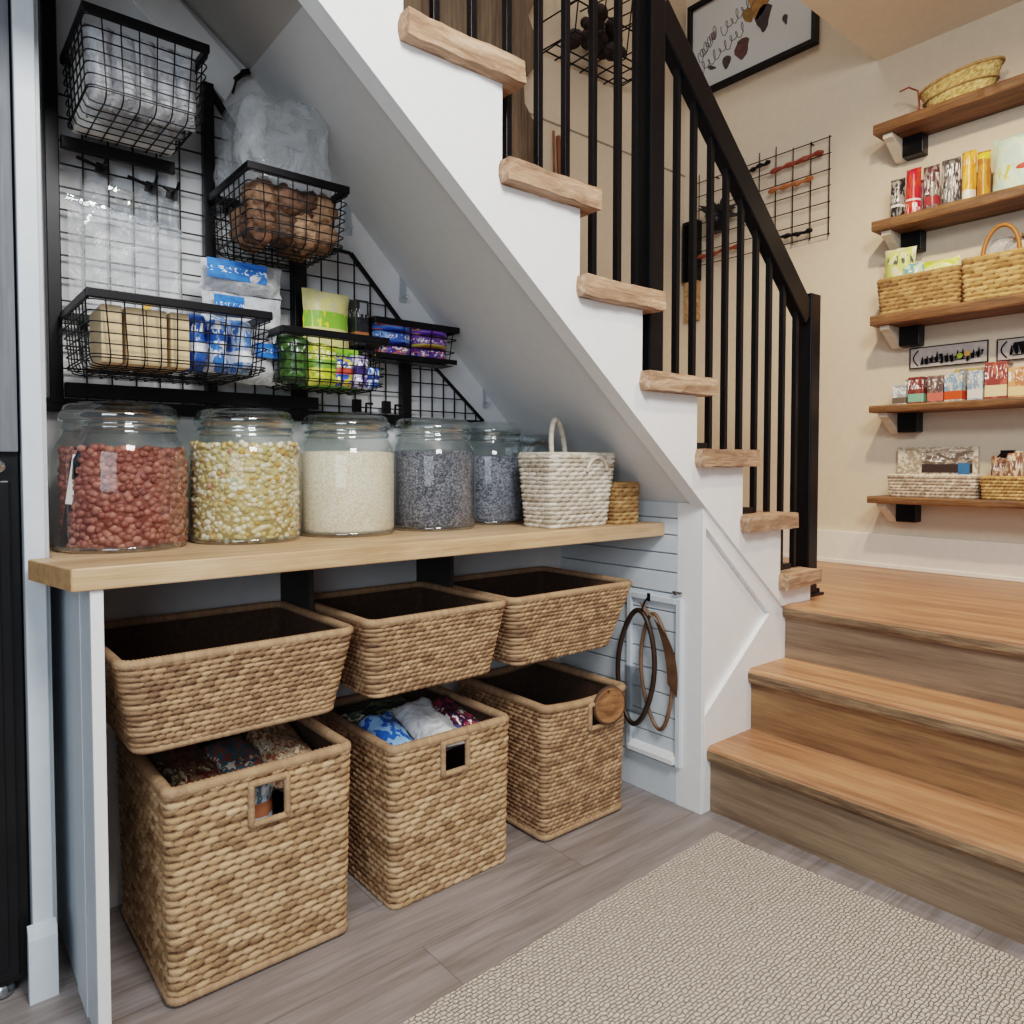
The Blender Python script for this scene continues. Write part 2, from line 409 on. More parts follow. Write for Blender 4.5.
# soffit, twisted a little as it climbs to the back wall
n = 14; vs = []; fs = []
for i in range(n + 1):
    u = i / n
    a = Vector((.607 + (1.84 - .607) * u, 1.34, sof(.607 + (1.84 - .607) * u) + .012)); b = Vector((.71 + (1.84 - .71) * u, 1.919, 2.065 + (.925 - 2.065) * u))
    for j in range(9): vs.append(a.lerp(b, j / 8))
for i in range(n):
    for j in range(8): fs.append((i * 9 + j, i * 9 + j + 1, (i + 1) * 9 + j + 1, (i + 1) * 9 + j))
m = len(vs); vs2 = [v + Vector((.02, 0, .03)) for v in vs]
obj('soffit', MB().add(vs, fs).add(vs2, fs), m_soffit, stair, smooth=True)
A = Vector((.607, 1.34, 1.926)); B = Vector((.71, 1.919, 2.065))
vs = [A, B, B + Vector((-.62, 0, .45)), A + Vector((-.62, 0, .06))]
obj('upper_soffit', MB().add(vs, [(0, 1, 2, 3)]).add([v + Vector((0, 0, .03)) for v in vs], [(0, 1, 2, 3)]), plain('upper_soffit_shade', '#b4b2ae', .6, var=.015), stair)  # darker grey puts the facet's shading into the colour, so the fold shows
def rough_board(x0, x1, y0, y1, z0, z1, seed, amp=.005):
    """a sawn board with a wavering arris"""
    rnd = random.Random(seed); nx, ny, nz = 12, 4, 3; g = {}; vs = []; fs = []
    def V(i, j, k):
        if (i, j, k) not in g:
            p = Vector((x0 + (x1 - x0) * i / nx, y0 + (y1 - y0) * j / ny, z0 + (z1 - z0) * k / nz))
            q = mnoise.noise_vector(Vector((p.x * 22 + seed, p.y * 22, p.z * 30))) * amp
            if k == nz: q.z *= .4
            if j == ny: q.y = 0
            ee = (i in (0, nx)) + (j == 0) + (k in (0, nz))
            if ee >= 2: q += (Vector(((x0 + x1) / 2, (y0 + y1) / 2, (z0 + z1) / 2)) - p).normalized() * amp * .9
            g[(i, j, k)] = len(vs); vs.append(p + q)
        return g[(i, j, k)]
    for i in range(nx):
        for j in range(ny):
            fs.append((V(i, j, 0), V(i, j + 1, 0), V(i + 1, j + 1, 0), V(i + 1, j, 0))); fs.append((V(i, j, nz), V(i + 1, j, nz), V(i + 1, j + 1, nz), V(i, j + 1, nz)))
    for i in range(nx):
        for k in range(nz):
            fs.append((V(i, 0, k), V(i + 1, 0, k), V(i + 1, 0, k + 1), V(i, 0, k + 1))); fs.append((V(i, ny, k), V(i, ny, k + 1), V(i + 1, ny, k + 1), V(i + 1, ny, k)))
    for j in range(ny):
        for k in range(nz):
            fs.append((V(0, j, k), V(0, j, k + 1), V(0, j + 1, k + 1), V(0, j + 1, k))); fs.append((V(nx, j, k), V(nx, j + 1, k), V(nx, j + 1, k + 1), V(nx, j, k + 1)))
    return MB().add(vs, fs)
for i in range(1, 9):
    tr = obj('tread', MB().box(XL[i] + .005, XR[i] - .012, 1.32, 1.60, ZT[i] - TH + .002, ZT[i] - .002), m_tread, stair)
    obj('tread_end', rough_board(XL[i], XR[i], 1.262, 1.345, ZT[i] - TH, ZT[i], i * 3.1), m_nub, tr)
    xr = XL[i + 1] + .012 if i < 8 else 2.42
    zb = ZT[i + 1] if i < 8 else LZ
    obj('riser', MB().box(xr - .018, xr, 1.345, 1.60, zb, ZT[i] - TH), m_warm, stair)

# ================================================================== landing and the three lower steps
struct('floor_landing', MB().box(2.30, 3.46, -1.6, 2.63, LZ - .06, LZ).box(2.34, 3.46, 1.345, 2.63, 0, LZ - .06), m_landing)
st = thing('entry_steps', 'three oak steps with worn risers rising to the landing, right of the white panel', 'steps', (2.05, -.1, 0))
for k, (x, xn, zt) in enumerate([(1.848, 2.085, .202), (2.064, 2.295, .400), (2.266, 2.32, LZ + .004)]):
    zb = [0, .202, .400][k]; yl = 1.306 if k < 2 else 1.295
    xrf = x + .018
    obj('riser', MB().box(xrf, xrf + .02, -1.6, 1.3055, zb, zt - .04), [m_riser, m_riser2, m_riser][k], st)
    p = [(x, zt - .034), (x + .004, zt - .042), (x + .02, zt - .044), (xn + (.02 if k < 2 else 0), zt - .044), (xn + (.02 if k < 2 else 0), zt), (x + .012, zt), (x + .003, zt - .006), (x, zt - .016)]
    mb = MB().prism([(a, b) for a, b in p], 'y', -1.6, 1.3055)
    tr = obj('tread', mb, m_tread if k < 2 else m_landing, st)
    # worn nosing edge: a thin darker bullnose strip
    obj('nosing', MB().prism([(x - .0015, zt - .034), (x + .004, zt - .045), (x + .014, zt - .0455), (x + .014, zt - .036), (x + .006, zt - .01), (x - .0015, zt - .014)], 'y', -1.6, 1.305), m_nosing, tr)

# ================================================================== railing
rail = thing('stair_railing', 'black iron stair railing with square balusters and two newel posts', 'railing', (2.5, 1.35, LZ))
mb = MB().box(2.468, 2.532, 1.325, 1.389, LZ, 1.655)
nw = obj('newel_post', mb, m_rail, rail, bevel=.004)
obj('base_flange', MB().box(2.46, 2.565, 1.315, 1.40, LZ, LZ + .010).tube([(2.551, 1.335, LZ), (2.551, 1.335, LZ + .024)], .009), m_rail, nw, bevel=.002)
obj('newel_post', MB().box(1.588, 1.648, 1.32, 1.385, ZT[5], 2.98), m_rail, rail, bevel=.004)
rt_ = lambda x: 1.625 + (2.47 - x) * .905             # underside datum of the handrail's top face
obj('handrail', MB().bar((2.47, 1.352, rt_(2.47) - .05), (1.645, 1.352, rt_(1.645) - .05), .042, .082), m_rail, rail, bevel=.004)
obj('handrail', MB().bar((1.59, 1.352, 2.93), (.55, 1.352, 2.93 + 1.04 * .88), .042, .082), m_rail, rail, bevel=.004)
def tread_z(x):
    for i in range(8, -1, -1):
        if x >= XL[i] + .012: return ZT[i]
    return ZT[0]
for x in (1.741, 1.820, 1.905, 1.985, 2.068, 2.155, 2.236, 2.322, 2.408):
    obj('baluster', MB().box(x - .0085, x + .0085, 1.343, 1.361, tread_z(x) - .004, rt_(x) - .08), m_rail, rail, bevel=.0015)
for x in (.71, .81, .905, 1.005, 1.107, 1.205, 1.296, 1.394, 1.489, 1.562):
    obj('baluster', MB().box(x - .0085, x + .0085, 1.343, 1.361, tread_z(x) - .004, 2.9 + (1.59 - x) * .88), m_rail, rail, bevel=.0015)
for i, (a, b) in {4: (1.285, 1.60), 6: (1.77, 1.88), 7: (2.01, 2.13), 8: (2.235, 2.37)}.items():
    obj('base_shoe', MB().box(a, b, 1.335, 1.37, ZT[i] - .003, ZT[i] + .02), m_rail, rail, bevel=.002)

# ================================================================== things up on the stairwell walls
slab = MB()
pts = [(1.55, 2.10), (1.55, 3.4)] + [(2.28 + .05 * math.sin(k * 1.7) + .03 * math.sin(k * .6 + 1), 3.4 - k * .1) for k in range(14)]
slab.prism(pts, 'y', 2.585, 2.628)
single('wood_slab', slab, wood('grey_live_edge', ['#4a3d33', '#6a5a4b', '#85735f'], 'z', .7, .7, .4), 'grey live-edge wood slab on the stairwell wall behind the balusters', 'wood panel')
wb = thing('hanging_wire_planter', 'dark wire planter high on the stairwell wall behind the balusters', 'planter', (2.62, 2.5, 2.98))
mb = MB()
for k in range(7):
    x = 2.36 + .085 * k; mb.tube([(x, 2.625, 3.28), (x, 2.36, 3.25), (x, 2.40, 2.99), (x, 2.625, 2.985)], .004, 5)
for zz, yy in ((3.25, 2.36), (3.12, 2.385), (2.99, 2.40)): mb.tube([(2.36, 2.625, zz + .01), (2.36, yy, zz), (2.87, yy, zz), (2.87, 2.625, zz + .01)], .004, 5)
for yy in (2.45, 2.53, 2.6): mb.tube([(2.36, yy, 2.99), (2.87, yy, 2.99)], .004, 5)
obj('wire_frame', mb, m_wire, wb)
mb = MB(); rnd = random.Random(3)
for _ in range(26):
    c = Vector((rnd.uniform(2.5, 2.76), rnd.uniform(2.45, 2.58), rnd.uniform(3.03, 3.2))); r = rnd.uniform(.025, .045)
    mb.add([c + v * r for v in ICO1[0]], ICO1[1])
obj('dried_moss', mb, plain('dark_moss', '#3a2c2c', .9, var=.3), wb, smooth=True)
single('wooden_stick', MB().tube([(2.46, 2.52, LZ), (2.462, 2.617, 2.63)], .011, 8).tube([(2.43, 2.55, LZ), (2.436, 2.622, 2.65)], .006, 6), wood('reddish_stick', ['#5a3420', '#7a4a2e', '#94603e'], 'z'), 'thin reddish wooden sticks leaning on the stairwell wall behind the balusters', 'stick')

# framed picture high on the far wall
pic = thing('framed_picture', 'black framed botanical print with leaves and handwriting, high on the far wall', 'picture', (3.46, 2.215, 3.08))
fy0, fy1, fz0, fz1 = 1.838, 2.595, 3.085, 3.60
mb = MB().box(3.425, 3.459, fy0, fy1, fz0, fz0 + .026).box(3.425, 3.459, fy0, fy1, fz1 - .026, fz1).box(3.425, 3.459, fy0, fy0 + .026, fz0 + .026, fz1 - .026).box(3.425, 3.459, fy1 - .026, fy1, fz0 + .026, fz1 - .026)
obj('frame', mb, m_blackmetal, pic, bevel=.002)
pp = obj('print_paper', MB().box(3.444, 3.455, fy0 + .024, fy1 - .024, fz0 + .024, fz1 - .024), plain('print_paper', '#c9cdd0', .6, var=.03, scale=3), pic)
def leaf(y, zz, wd, h, col, tilt=0):
    p = []
    for k in range(14):
        a = 2 * PI * k / 14; r = 1.25 + .2 * math.sin(3 * a + y * 40) + .12 * math.sin(5 * a)
        u = wd * r * math.sin(a) * (1 - .45 * math.cos(a + PI)); v = h * math.cos(a)
        p.append((y + u * math.cos(tilt) - v * math.sin(tilt), zz + u * math.sin(tilt) + v * math.cos(tilt)))
    obj('leaf', MB().prism(p, 'x', 3.4428, 3.4442), plain('leaf_ink', col, .7, var=.2, scale=40), pp)
leaf(2.255, 3.235, .034, .056, '#5c3f40'); leaf(2.35, 3.205, .02, .036, '#4a3d42'); leaf(2.13, 3.335, .032, .07, '#3b3034')
leaf(2.15, 3.43, .05, .085, '#a5793f', .3); leaf(2.01, 3.275, .010, .028, '#3a3a3e', -.2); leaf(2.44, 3.215, .008, .03, '#4c4742', -1.1); leaf(2.06, 3.47, .03, .05, '#7a6a3c', .8); leaf(2.22, 3.39, .022, .045, '#8a6a3a', -.5); leaf(2.43, 3.38, .014, .024, '#8d7b80', -.4)
mb = MB(); rnd = random.Random(11)
for row, (ya, yb, za, zb) in enumerate([(2.53, 2.24, 3.225, 3.345), (2.38, 2.12, 3.38, 3.50), (2.52, 2.42, 3.30, 3.40)]):
    pts = []; nn = 60
    for k in range(nn):
        u = k / (nn - 1); y = ya + (yb - ya) * u; zz = za + (zb - za) * u
        pts.append((3.4432, y + .014 * math.sin(k * .9), zz + .026 * math.sin(k * .9 + 1.3) * (1 + .5 * math.sin(k * .37))))
    mb.tube(pts, .0019, 4)
obj('handwriting', mb, plain('ink', '#4b4c57', .7), pp)

# wire grid with hung sticks and a planter on the far wall
gr = thing('wall_wire_grid', 'thin black wire memo grid with hung items on the far wall behind the handrail', 'wire grid', (3.42, 2.13, 2.14))
mb = MB(); gy = [1.765 + .093 * k for k in range(9)]; gz = [2.155 + .076 * k for k in range(7)]
for y in gy: mb.tube([(3.432, y, gz[0] - .01), (3.432, y, gz[-1] + (.045 if y > 2.0 else .01))], .0028, 5)
for zz in gz: mb.tube([(3.429, gy[0] - .01, zz), (3.429, gy[-1] + .01, zz)], .0028, 5)
mb.tube([(3.459, 1.86, 2.611), (3.43, 1.86, 2.611)], .004, 5).tube([(3.459, 2.4, 2.611), (3.43, 2.4, 2.611)], .004, 5)
obj('grid', mb, m_wire, gr)
m_red = wood('red_twig', ['#6e2c1c', '#8e4330', '#a65a42'], 'y'); m_orange = wood('orange_twig', ['#8a4c28', '#ad6c40', '#c08558'], 'y')
def stick(name, y0, z0, y1, z1, mat, r, label):
    n = 12; rnd = random.Random(int(y0 * 1000))
    pts = [(3.413 + .003 * math.sin(k), y0 + (y1 - y0) * k / n, z0 + (z1 - z0) * k / n + rnd.uniform(-.004, .004)) for k in range(n + 1)]
    single(name, MB().tube(pts, lambda i: r * (1 + .35 * math.sin(i * 1.9)), 7), mat, label, 'stick')
stick('dried_branch', 1.79, 2.545, 2.06, 2.53, m_red, .011, 'red brown twig on the far wall grid, uppermost on its right half')
stick('dried_branch', 1.84, 2.435, 2.07, 2.435, m_orange, .011, 'orange brown twig on the far wall grid, below the red one')
stick('dried_branch', 1.84, 2.185, 2.05, 2.19, m_blackmetal, .010, 'black twig low on the right of the far wall grid')
stick('dried_branch', 2.07, 2.585, 2.22, 2.575, m_blackmetal, .010, 'black twig at the top middle of the far wall grid, against the handrail')
stick('dried_branch', 2.24, 2.205, 2.5, 2.195, m_red, .010, 'red brown twig low on the left of the far wall grid, behind the balusters')
pl = thing('wall_planter', 'black wall planter with dark leaves on the far wall grid behind the balusters', 'planter', (3.39, 2.34, 2.29))
obj('pot', MB().lathe([(.0, 0), (.035, 0), (.05, .05), (.056, .09), (.05, .09), (.046, .05), (0, .045)], (3.375, 2.36, 2.30), 20), m_blackmetal, pl, smooth=True)
mb = MB(); rnd = random.Random(5)
for k in range(30):
    a = rnd.uniform(0, 2 * PI); e = rnd.uniform(-.2, 1.1); l = rnd.uniform(.08, .16); c = Vector((3.375, 2.345, 2.385))
    d = Vector((math.cos(a) * math.cos(e) * .5, math.sin(a) * math.cos(e), math.sin(e))); q = d.cross(Vector((1, 0, 0))).normalized() * .016
    p = c + d * l
    mb.add([c, c + d * l * .5 + q, p, c + d * l * .5 - q], [(0, 1, 2, 3)])
obj('foliage', mb, plain('dark_leaf', '#26221f', .6, var=.2), pl)
sc = thing('candle_sconce', 'black square frame with a pale cork strip in the corner of the stairwell', 'sconce', (3.44, 2.56, 1.9))
obj('frame', MB().box(3.41, 3.459, 2.508, 2.522, 2.08, 2.41).box(3.41, 3.459, 2.592, 2.606, 2.08, 2.41).box(3.41, 3.459, 2.522, 2.592, 2.39, 2.41).box(3.44, 3.459, 2.522, 2.592, 2.08, 2.39), m_blackmetal, sc, bevel=.002)
obj('cork_strip', MB().box(3.43, 3.459, 2.515, 2.60, 1.86, 2.08), plain('cork', '#b58f62', .9, var=.3, scale=60), sc)
# ================================================================== rug, dark cabinet, counter
mb = MB(); rnd = random.Random(2)
x0, x1, y0, y1 = .15, 1.752, -.9, 1.205
nx, ny = 48, 70; vs = []; fs = []
for i in range(nx + 1):
    for j in range(ny + 1):
        x = x0 + (x1 - x0) * i / nx; y = y0 + (y1 - y0) * j / ny
        if i in (0, nx): x += rnd.uniform(-.002, .002)
        if j in (0, ny): y += rnd.uniform(-.002, .002)
        vs.append((x, y, .012 + .0012 * mnoise.noise(Vector((x * 8, y * 8, 0)))))
for i in range(nx):
    for j in range(ny):
        a = i * (ny + 1) + j; fs.append((a, a + ny + 1, a + ny + 2, a + 1))
ring = [i * (ny + 1) for i in range(nx + 1)] + [nx * (ny + 1) + j for j in range(1, ny + 1)] + [i * (ny + 1) + ny for i in range(nx - 1, -1, -1)] + [j for j in range(ny - 1, 0, -1)]
o = len(vs); vs += [(vs[k][0], vs[k][1], .001) for k in ring]
for k in range(len(ring)):
    l = (k + 1) % len(ring); fs.append((ring[k], o + k, o + l, ring[l]))
rugm = Matrix.Translation((1.752, 1.205, 0)) @ Matrix.Rotation(math.radians(2.6), 4, 'Z') @ Matrix.Translation((-1.752, -1.205, 0))
single('rug', MB().add(vs, fs).xf(rugm), m_rug, 'oatmeal woven rug lying on the grey plank floor', 'rug', smooth=False)

cb = thing('tall_cabinet', 'tall dark cabinet with grey upper panel and black lower door at the left edge', 'cabinet', (-.1, 1.85, 0))
m_cab = plain('black_lacquer', '#101216', .35, var=.2, scale=8)
obj('carcass', MB().box(-.45, .174, 1.715, 1.9, .03, 2.5), m_cab, cb, bevel=.002)
obj('upper_panel', MB().box(-.44, .173, 1.70, 1.7145, 1.075, 2.49), wood('charcoal_panel', ['#565a60', '#6b7077', '#7f848b'], 'z', .8, .6, .4), cb, bevel=.002)
dr = obj('door', MB().box(-.44, .158, 1.703, 1.7145, .045, 1.02), m_cab, cb, bevel=.003)
obj('door_rail', MB().box(-.42, .14, 1.698, 1.7029, .96, 1.0).box(.115, .14, 1.698, 1.7029, .07, .96), m_cab, dr, bevel=.002)
obj('knob', MB().lathe([(0, 0), (.011, .001), (.014, .009), (.008, .016), (.006, .03)], (0, 0, 0), 16).xf(Matrix.Translation((.137, 1.672, 1.047)) @ Matrix.Rotation(-PI / 2, 4, 'X')), m_chrome, cb, smooth=True)
for x in (-.4, .13): obj('foot', MB().lathe([(.0, 0), (.02, 0), (.022, .012), (.014, .031), (0, .031)], (x, 1.74, 0), 16), m_chrome, cb, smooth=True)

CT = .871
ct = thing('counter', 'thick oak butcher block counter under the stairs', 'counter', (1.0, 1.68, .828))
obj('worktop', MB().prism([(.220, 1.45), (1.8215, 1.45), (1.8215, 1.919), (.223, 1.919), (.223, 1.66), (.180, 1.66)], 'z', .83, CT), m_oak, ct, bevel=.003)
obj('end_grain', MB().prism([(.2186, 1.452), (.2198, 1.452), (.1806, 1.655), (.1794, 1.655)], 'z', .832, CT - .002), m_endgrain, ct)
sp = thing('support_panel', 'pale blue upright panel holding up the left end of the counter', 'support', (.262, 1.56, 0))
obj('panel', MB().box(.250, .268, 1.468, 1.912, 0, .829), m_blue, sp, bevel=.002)
obj('edge_strip', MB().box(.2485, .2695, 1.458, 1.4679, 0, .829), m_white, sp, bevel=.001)
obj('seam_strip', MB().box(.2475, .2499, 1.56, 1.66, 0, .829), m_blue, sp, bevel=.0008)
m_runner = plain('runner_wood', '#3a3532', .8)
m_inside_shade = plain('basket_inside_shade', '#4a3324', .9, var=.2, scale=90)  # dark brown stands in for the shade inside the baskets
for x, l in ((.778, 'dark basket runner under the counter between left and middle upper baskets'), (1.2045, 'dark basket runner under the counter between middle and right upper baskets')):
    single('basket_runner', MB().box(x - .006, x + .006, 1.72, 1.90, .66, .829), m_runner, l, 'runner')

# ================================================================== woven baskets
def rrect(x0, x1, y0, y1, r, nx, ny, nc=4):
    pts = []
    for cx_, cy_, a0, (sx, sy), n in ((x0 + r, y0 + r, PI, (1, 0), nx), (x1 - r, y0 + r, 1.5 * PI, (0, 1), ny), (x1 - r, y1 - r, 0, (-1, 0), nx), (x0 + r, y1 - r, .5 * PI, (0, -1), ny)):
        for k in range(nc):
            a = a0 + .5 * PI * k / nc; pts.append((cx_ + r * math.cos(a), cy_ + r * math.sin(a), math.cos(a), math.sin(a)))
        a = a0 + .5 * PI
        px, py = cx_ + r * math.cos(a), cy_ + r * math.sin(a)
        L = (x1 - x0 - 2 * r) if sx else (y1 - y0 - 2 * r)
        for k in range(n):
            pts.append((px + sx * L * k / n, py + sy * L * k / n, math.cos(a), math.sin(a)))
    return pts
def weave(bot, top, z0, z1, r, rowh, stl, amp, seed, hole=None, sag=0):
    """shell of twisted strands between two rounded rectangles; returns outer mesh, inner mesh, rim path"""
    w = top[1] - top[0]; d = top[3] - top[2]; q = 6
    nx = max(4, round((w - 2 * r) / stl * q)); ny = max(4, round((d - 2 * r) / stl * q))
    Lb = rrect(*bot, r, nx, ny); Lt = rrect(*top, r, nx, ny); n = len(Lt)
    rows = max(3, round((z1 - z0) / rowh)); S = 5; m = rows * S
    rnd = random.Random(seed); jit = [rnd.uniform(-.12, .12) for _ in range(rows + 1)]
    th = .009
    vo = []; vi = []; tn = []; dp = []
    nk = max(1, n // q)
    tones = [[rnd.random() for _ in range(nk + 2)] for _ in range(rows + 1)]
    rowtone = [rnd.uniform(-.18, .18) for _ in range(rows + 1)]
    for j in range(m + 1):
        rw = min(j // S, rows - 1); t = j / m
        for i in range(n):
            a, b = Lb[i], Lt[i]
            x = a[0] + (b[0] - a[0]) * t; y = a[1] + (b[1] - a[1]) * t
            f = i / q + .5 * (rw % 2) + jit[rw]; k = int(math.floor(f)); u = f - k
            sp = math.sin(PI * u)
            v = (j % S) / S
            hh = .30 + .26 * sp ** .6; e = (v - .5 - .22 * (u - .5)) / hh
            pj = math.sqrt(max(0, 1 - e * e)) if 0 < j < m else .3
            wob = .7 * mnoise.noise(Vector((x * 9 + seed, y * 9, t * 6)))
            dis = amp * (-.25 + 1.25 * pj * (.55 + .45 * sp ** .5)) * (1 + .3 * wob)
            sg = sag * t * math.sin(PI * max(0, min(1, (x - top[0]) / w)))
            z = z0 + (z1 - z0) * t + .0035 * wob * (1 if 0 < j < m else 0) - sg
            vo.append((x + a[2] * dis, y + a[3] * dis, z))
            vi.append((x - a[2] * th, y - a[3] * th, z0 + (z1 - z0) * t - sag * t * math.sin(PI * max(0, min(1, (x - top[0]) / w)))))
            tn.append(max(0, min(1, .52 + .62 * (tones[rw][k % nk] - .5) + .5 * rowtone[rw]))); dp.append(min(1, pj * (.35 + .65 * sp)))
    fo = []; fi = []
    for j in range(m):
        for i in range(n):
            l = (i + 1) % n
            if hole:
                cx_ = (vi[j * n + i][0] + vi[j * n + l][0]) / 2; cz = (vi[j * n + i][2] + vi[(j + 1) * n + i][2]) / 2
                if Lt[i][3] < -.9 and hole[0] < cx_ < hole[1] and hole[2] < cz < hole[3]: continue
            fo.append((j * n + i, j * n + l, (j + 1) * n + l, (j + 1) * n + i))
            fi.append((j * n + l, j * n + i, (j + 1) * n + i, (j + 1) * n + l))
    out = MB().add(vo, fo, tn, dp)
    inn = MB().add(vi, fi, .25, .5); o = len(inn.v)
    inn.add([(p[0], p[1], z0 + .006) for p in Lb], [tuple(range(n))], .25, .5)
    out.add([(p[0], p[1], z0) for p in Lb], [tuple(range(n - 1, -1, -1))], .3, .6)
    rim = [Vector((p[0] - p[2] * th / 2, p[1] - p[3] * th / 2, z1 - sag * math.sin(PI * max(0, min(1, (p[0] - top[0]) / w))))) for p in Lt]
    foot = [Vector((p[0], p[1], z0 + .008)) for p in Lb]
    return out, inn, rim, foot
def dense(path, step, closed=True):
    out = []
    m = len(path)
    for i in range(m if closed else m - 1):
        a, b = path[i], path[(i + 1) % m]; k = max(1, round((b - a).length / step))
        out += [a.lerp(b, q / k) for q in range(k)]
    return out
def wrapped(path, r, seed, step=.0045, closed=True, n=8, flat=1.0):
    p = dense(path, step, closed); rnd = random.Random(seed); tones = [.35 + .3 * rnd.random() for _ in range(len(p) + 1)]
    return MB().tube(p, lambda i: r * (1 + (.09 if i % 2 else -.06)), n, closed, True, lambda i: tones[i // 2], flat)
def basket(name, label, bot, top, z0, z1, mat, rimmat, rowh, stl, amp, seed, r=.022, rimr=.012, foot=True, hole=None, group=None, cat='basket', sag=0):
    t = thing(name, label, cat, ((bot[0] + bot[1]) / 2, (bot[2] + bot[3]) / 2, z0), group)
    o, i, rim, ft = weave(bot, top, z0 + (.004 if foot else 0), z1 - rimr * .5, r, rowh, stl, amp, seed, hole, sag)
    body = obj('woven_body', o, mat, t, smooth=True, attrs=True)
    obj('inner_wall', i, m_inside_shade, body)
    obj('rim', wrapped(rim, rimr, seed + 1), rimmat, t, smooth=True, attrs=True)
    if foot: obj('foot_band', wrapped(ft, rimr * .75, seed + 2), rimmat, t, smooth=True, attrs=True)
    if hole:
        y = bot[2] + (top[2] - bot[2]) * ((hole[2] + hole[3]) / 2 - z0) / (z1 - z0) - .006
        a, b, c, d = hole
        obj('handle_frame', wrapped([Vector((a, y, c)), Vector((b, y, c)), Vector((b, y, d)), Vector((a, y, d))], .0075, seed + 3, n=6), rimmat, t, smooth=True, attrs=True)
    return t
G1 = 'tall seagrass baskets on the floor'; G2 = 'shallow seagrass baskets under the counter'
basket('storage_basket', 'large square seagrass basket standing on the floor nearest the left support panel', (.378, .746, 1.479, 1.885), (.372, .756, 1.472, 1.89), 0, .428, m_basket, m_basket_rim, .0150, .031, .0062, 1, .018, .012, hole=(.530, .606, .318, .402))
basket('storage_basket', 'square seagrass basket on the floor in the middle, blue and white bags on top', (.866, 1.210, 1.480, 1.885), (.860, 1.216, 1.473, 1.89), 0, .388, m_basket, m_basket_rim, .0145, .030, .0062, 2, .02, .0115, foot=False, hole=(1.0, 1.074, .293, .370))
basket('storage_basket', 'square seagrass basket on the floor nearest the end wall, round wooden tag on its rim', (1.348, 1.668, 1.484, 1.885), (1.342, 1.676, 1.477, 1.89), 0, .382, m_basket2, m_basket_rim, .0125, .022, .005, 3, .018, .012, hole=(1.515, 1.58, .285, .355), sag=.012)
for k, (a, b, c, d, l) in enumerate([(.326, .728, .291, .762, 'shallow wide seagrass basket hung under the counter, leftmost of three'), (.820, 1.170, .794, 1.198, 'shallow wide seagrass basket hung under the counter, middle of three'), (1.250, 1.622, 1.211, 1.69, 'shallow wide seagrass basket hung under the counter, nearest the end wall')]):
    basket('hanging_basket', l, (a, b, 1.49, 1.84), (c, d, 1.455, 1.87), (.500, .510, .510)[k], (.690, .697, .699)[k], m_basket2, m_basket_rim, .0112, .021, .005, 10 + k, .03, .0095, foot=(k == 0))

# round wooden tag on the third basket
tg = thing('wooden_tag', 'round carved wooden tag tied to the rim of the basket nearest the end wall', 'tag', (1.585, 1.46, .31))
R90 = Matrix.Translation((1.584, 1.466, .345)) @ Matrix.Rotation(math.radians(-12), 4, 'Z') @ Matrix.Rotation(PI / 2, 4, 'X')
obj('disc', MB().lathe([(0, 0), (.05, 0), (.053, .004), (.053, .010), (.05, .014), (.046, .011), (.024, .0115), (.021, .014), (.012, .012), (0, .0125)], (0, 0, 0), 40).xf(R90), wood('tag_wood', ['#6e4a2e', '#8f6440', '#a87b52'], 'x', 3, .6, .5), tg, smooth=True)
obj('bark_edge', MB().tube([R90 @ Vector((.052 * math.cos(a * .2094), .052 * math.sin(a * .2094), .007)) for a in range(30)], .006, 6, True), plain('bark', '#5b4130', .8, var=.3), tg, smooth=True)
obj('cord', MB().tube([(1.576, 1.454, .385), (1.574, 1.462, .402), (1.572, 1.492, .395), (1.572, 1.504, .36)], .003, 6), m_leather, tg)

# ================================================================== packets
def pouch(w, h, d, seed=0, crumple=.004, pinch=.12, nx=12, nz=14, foot=False):
    """pillow packet, base at z=0, centred on x and y"""
    mb = MB(); rnd = Vector((seed * 1.7, seed * .9, seed * 2.3))
    for s in (-1, 1):
        vs = []; fs = []
        for j in range(nz + 1):
            for i in range(nx + 1):
                u = i / nx * 2 - 1; v = j / nz
                ez = min(1, (1 - v) / pinch) ** .6 * (1 if foot else min(1, v / pinch) ** .6); ex = (1 - abs(u) ** 3.5)
                p = Vector((u * w / 2 * (1 - .03 * math.sin(PI * v)), s * d / 2 * ez * ex, v * h))
                q = mnoise.noise_vector((p + rnd) * (9 / max(w, h) * .35)) * crumple
                q += mnoise.noise_vector((p + rnd) * (30 / max(w, h) * .35)) * crumple * .5
                if abs(u) > .99 or j in (0, nz): q.y = 0
                vs.append(p + q)
        for j in range(nz):
            for i in range(nx):
                a = j * (nx + 1) + i; q = (a, a + 1, a + nx + 2, a + nx + 1); fs.append(q if s < 0 else q[::-1])
        mb.add(vs, fs)
    return mb
def place(mb, loc, rx=0, ry=0, rz=0):
    return mb.xf(Matrix.Translation(loc) @ Matrix.Rotation(math.radians(rz), 4, 'Z') @ Matrix.Rotation(math.radians(ry), 4, 'Y') @ Matrix.Rotation(math.radians(rx), 4, 'X'))
def packet(name, label, mat, w, h, d, loc, rx=0, ry=0, rz=0, cat='packet', group=None, **k):
    return single(name, place(pouch(w, h, d, **k), loc, rx, ry, rz), mat, label, cat, group=group, smooth=True)
def carton(name, label, mat, w, h, d, loc, rx=0, ry=0, rz=0, cat='box', group=None, lid=True):
    mb = MB().box(-w / 2, w / 2, -d / 2, d / 2, 0, h)
    return single(name, place(mb, loc, rx, ry, rz), mat, label, cat, group=group, bevel=min(w, h, d) * .06)

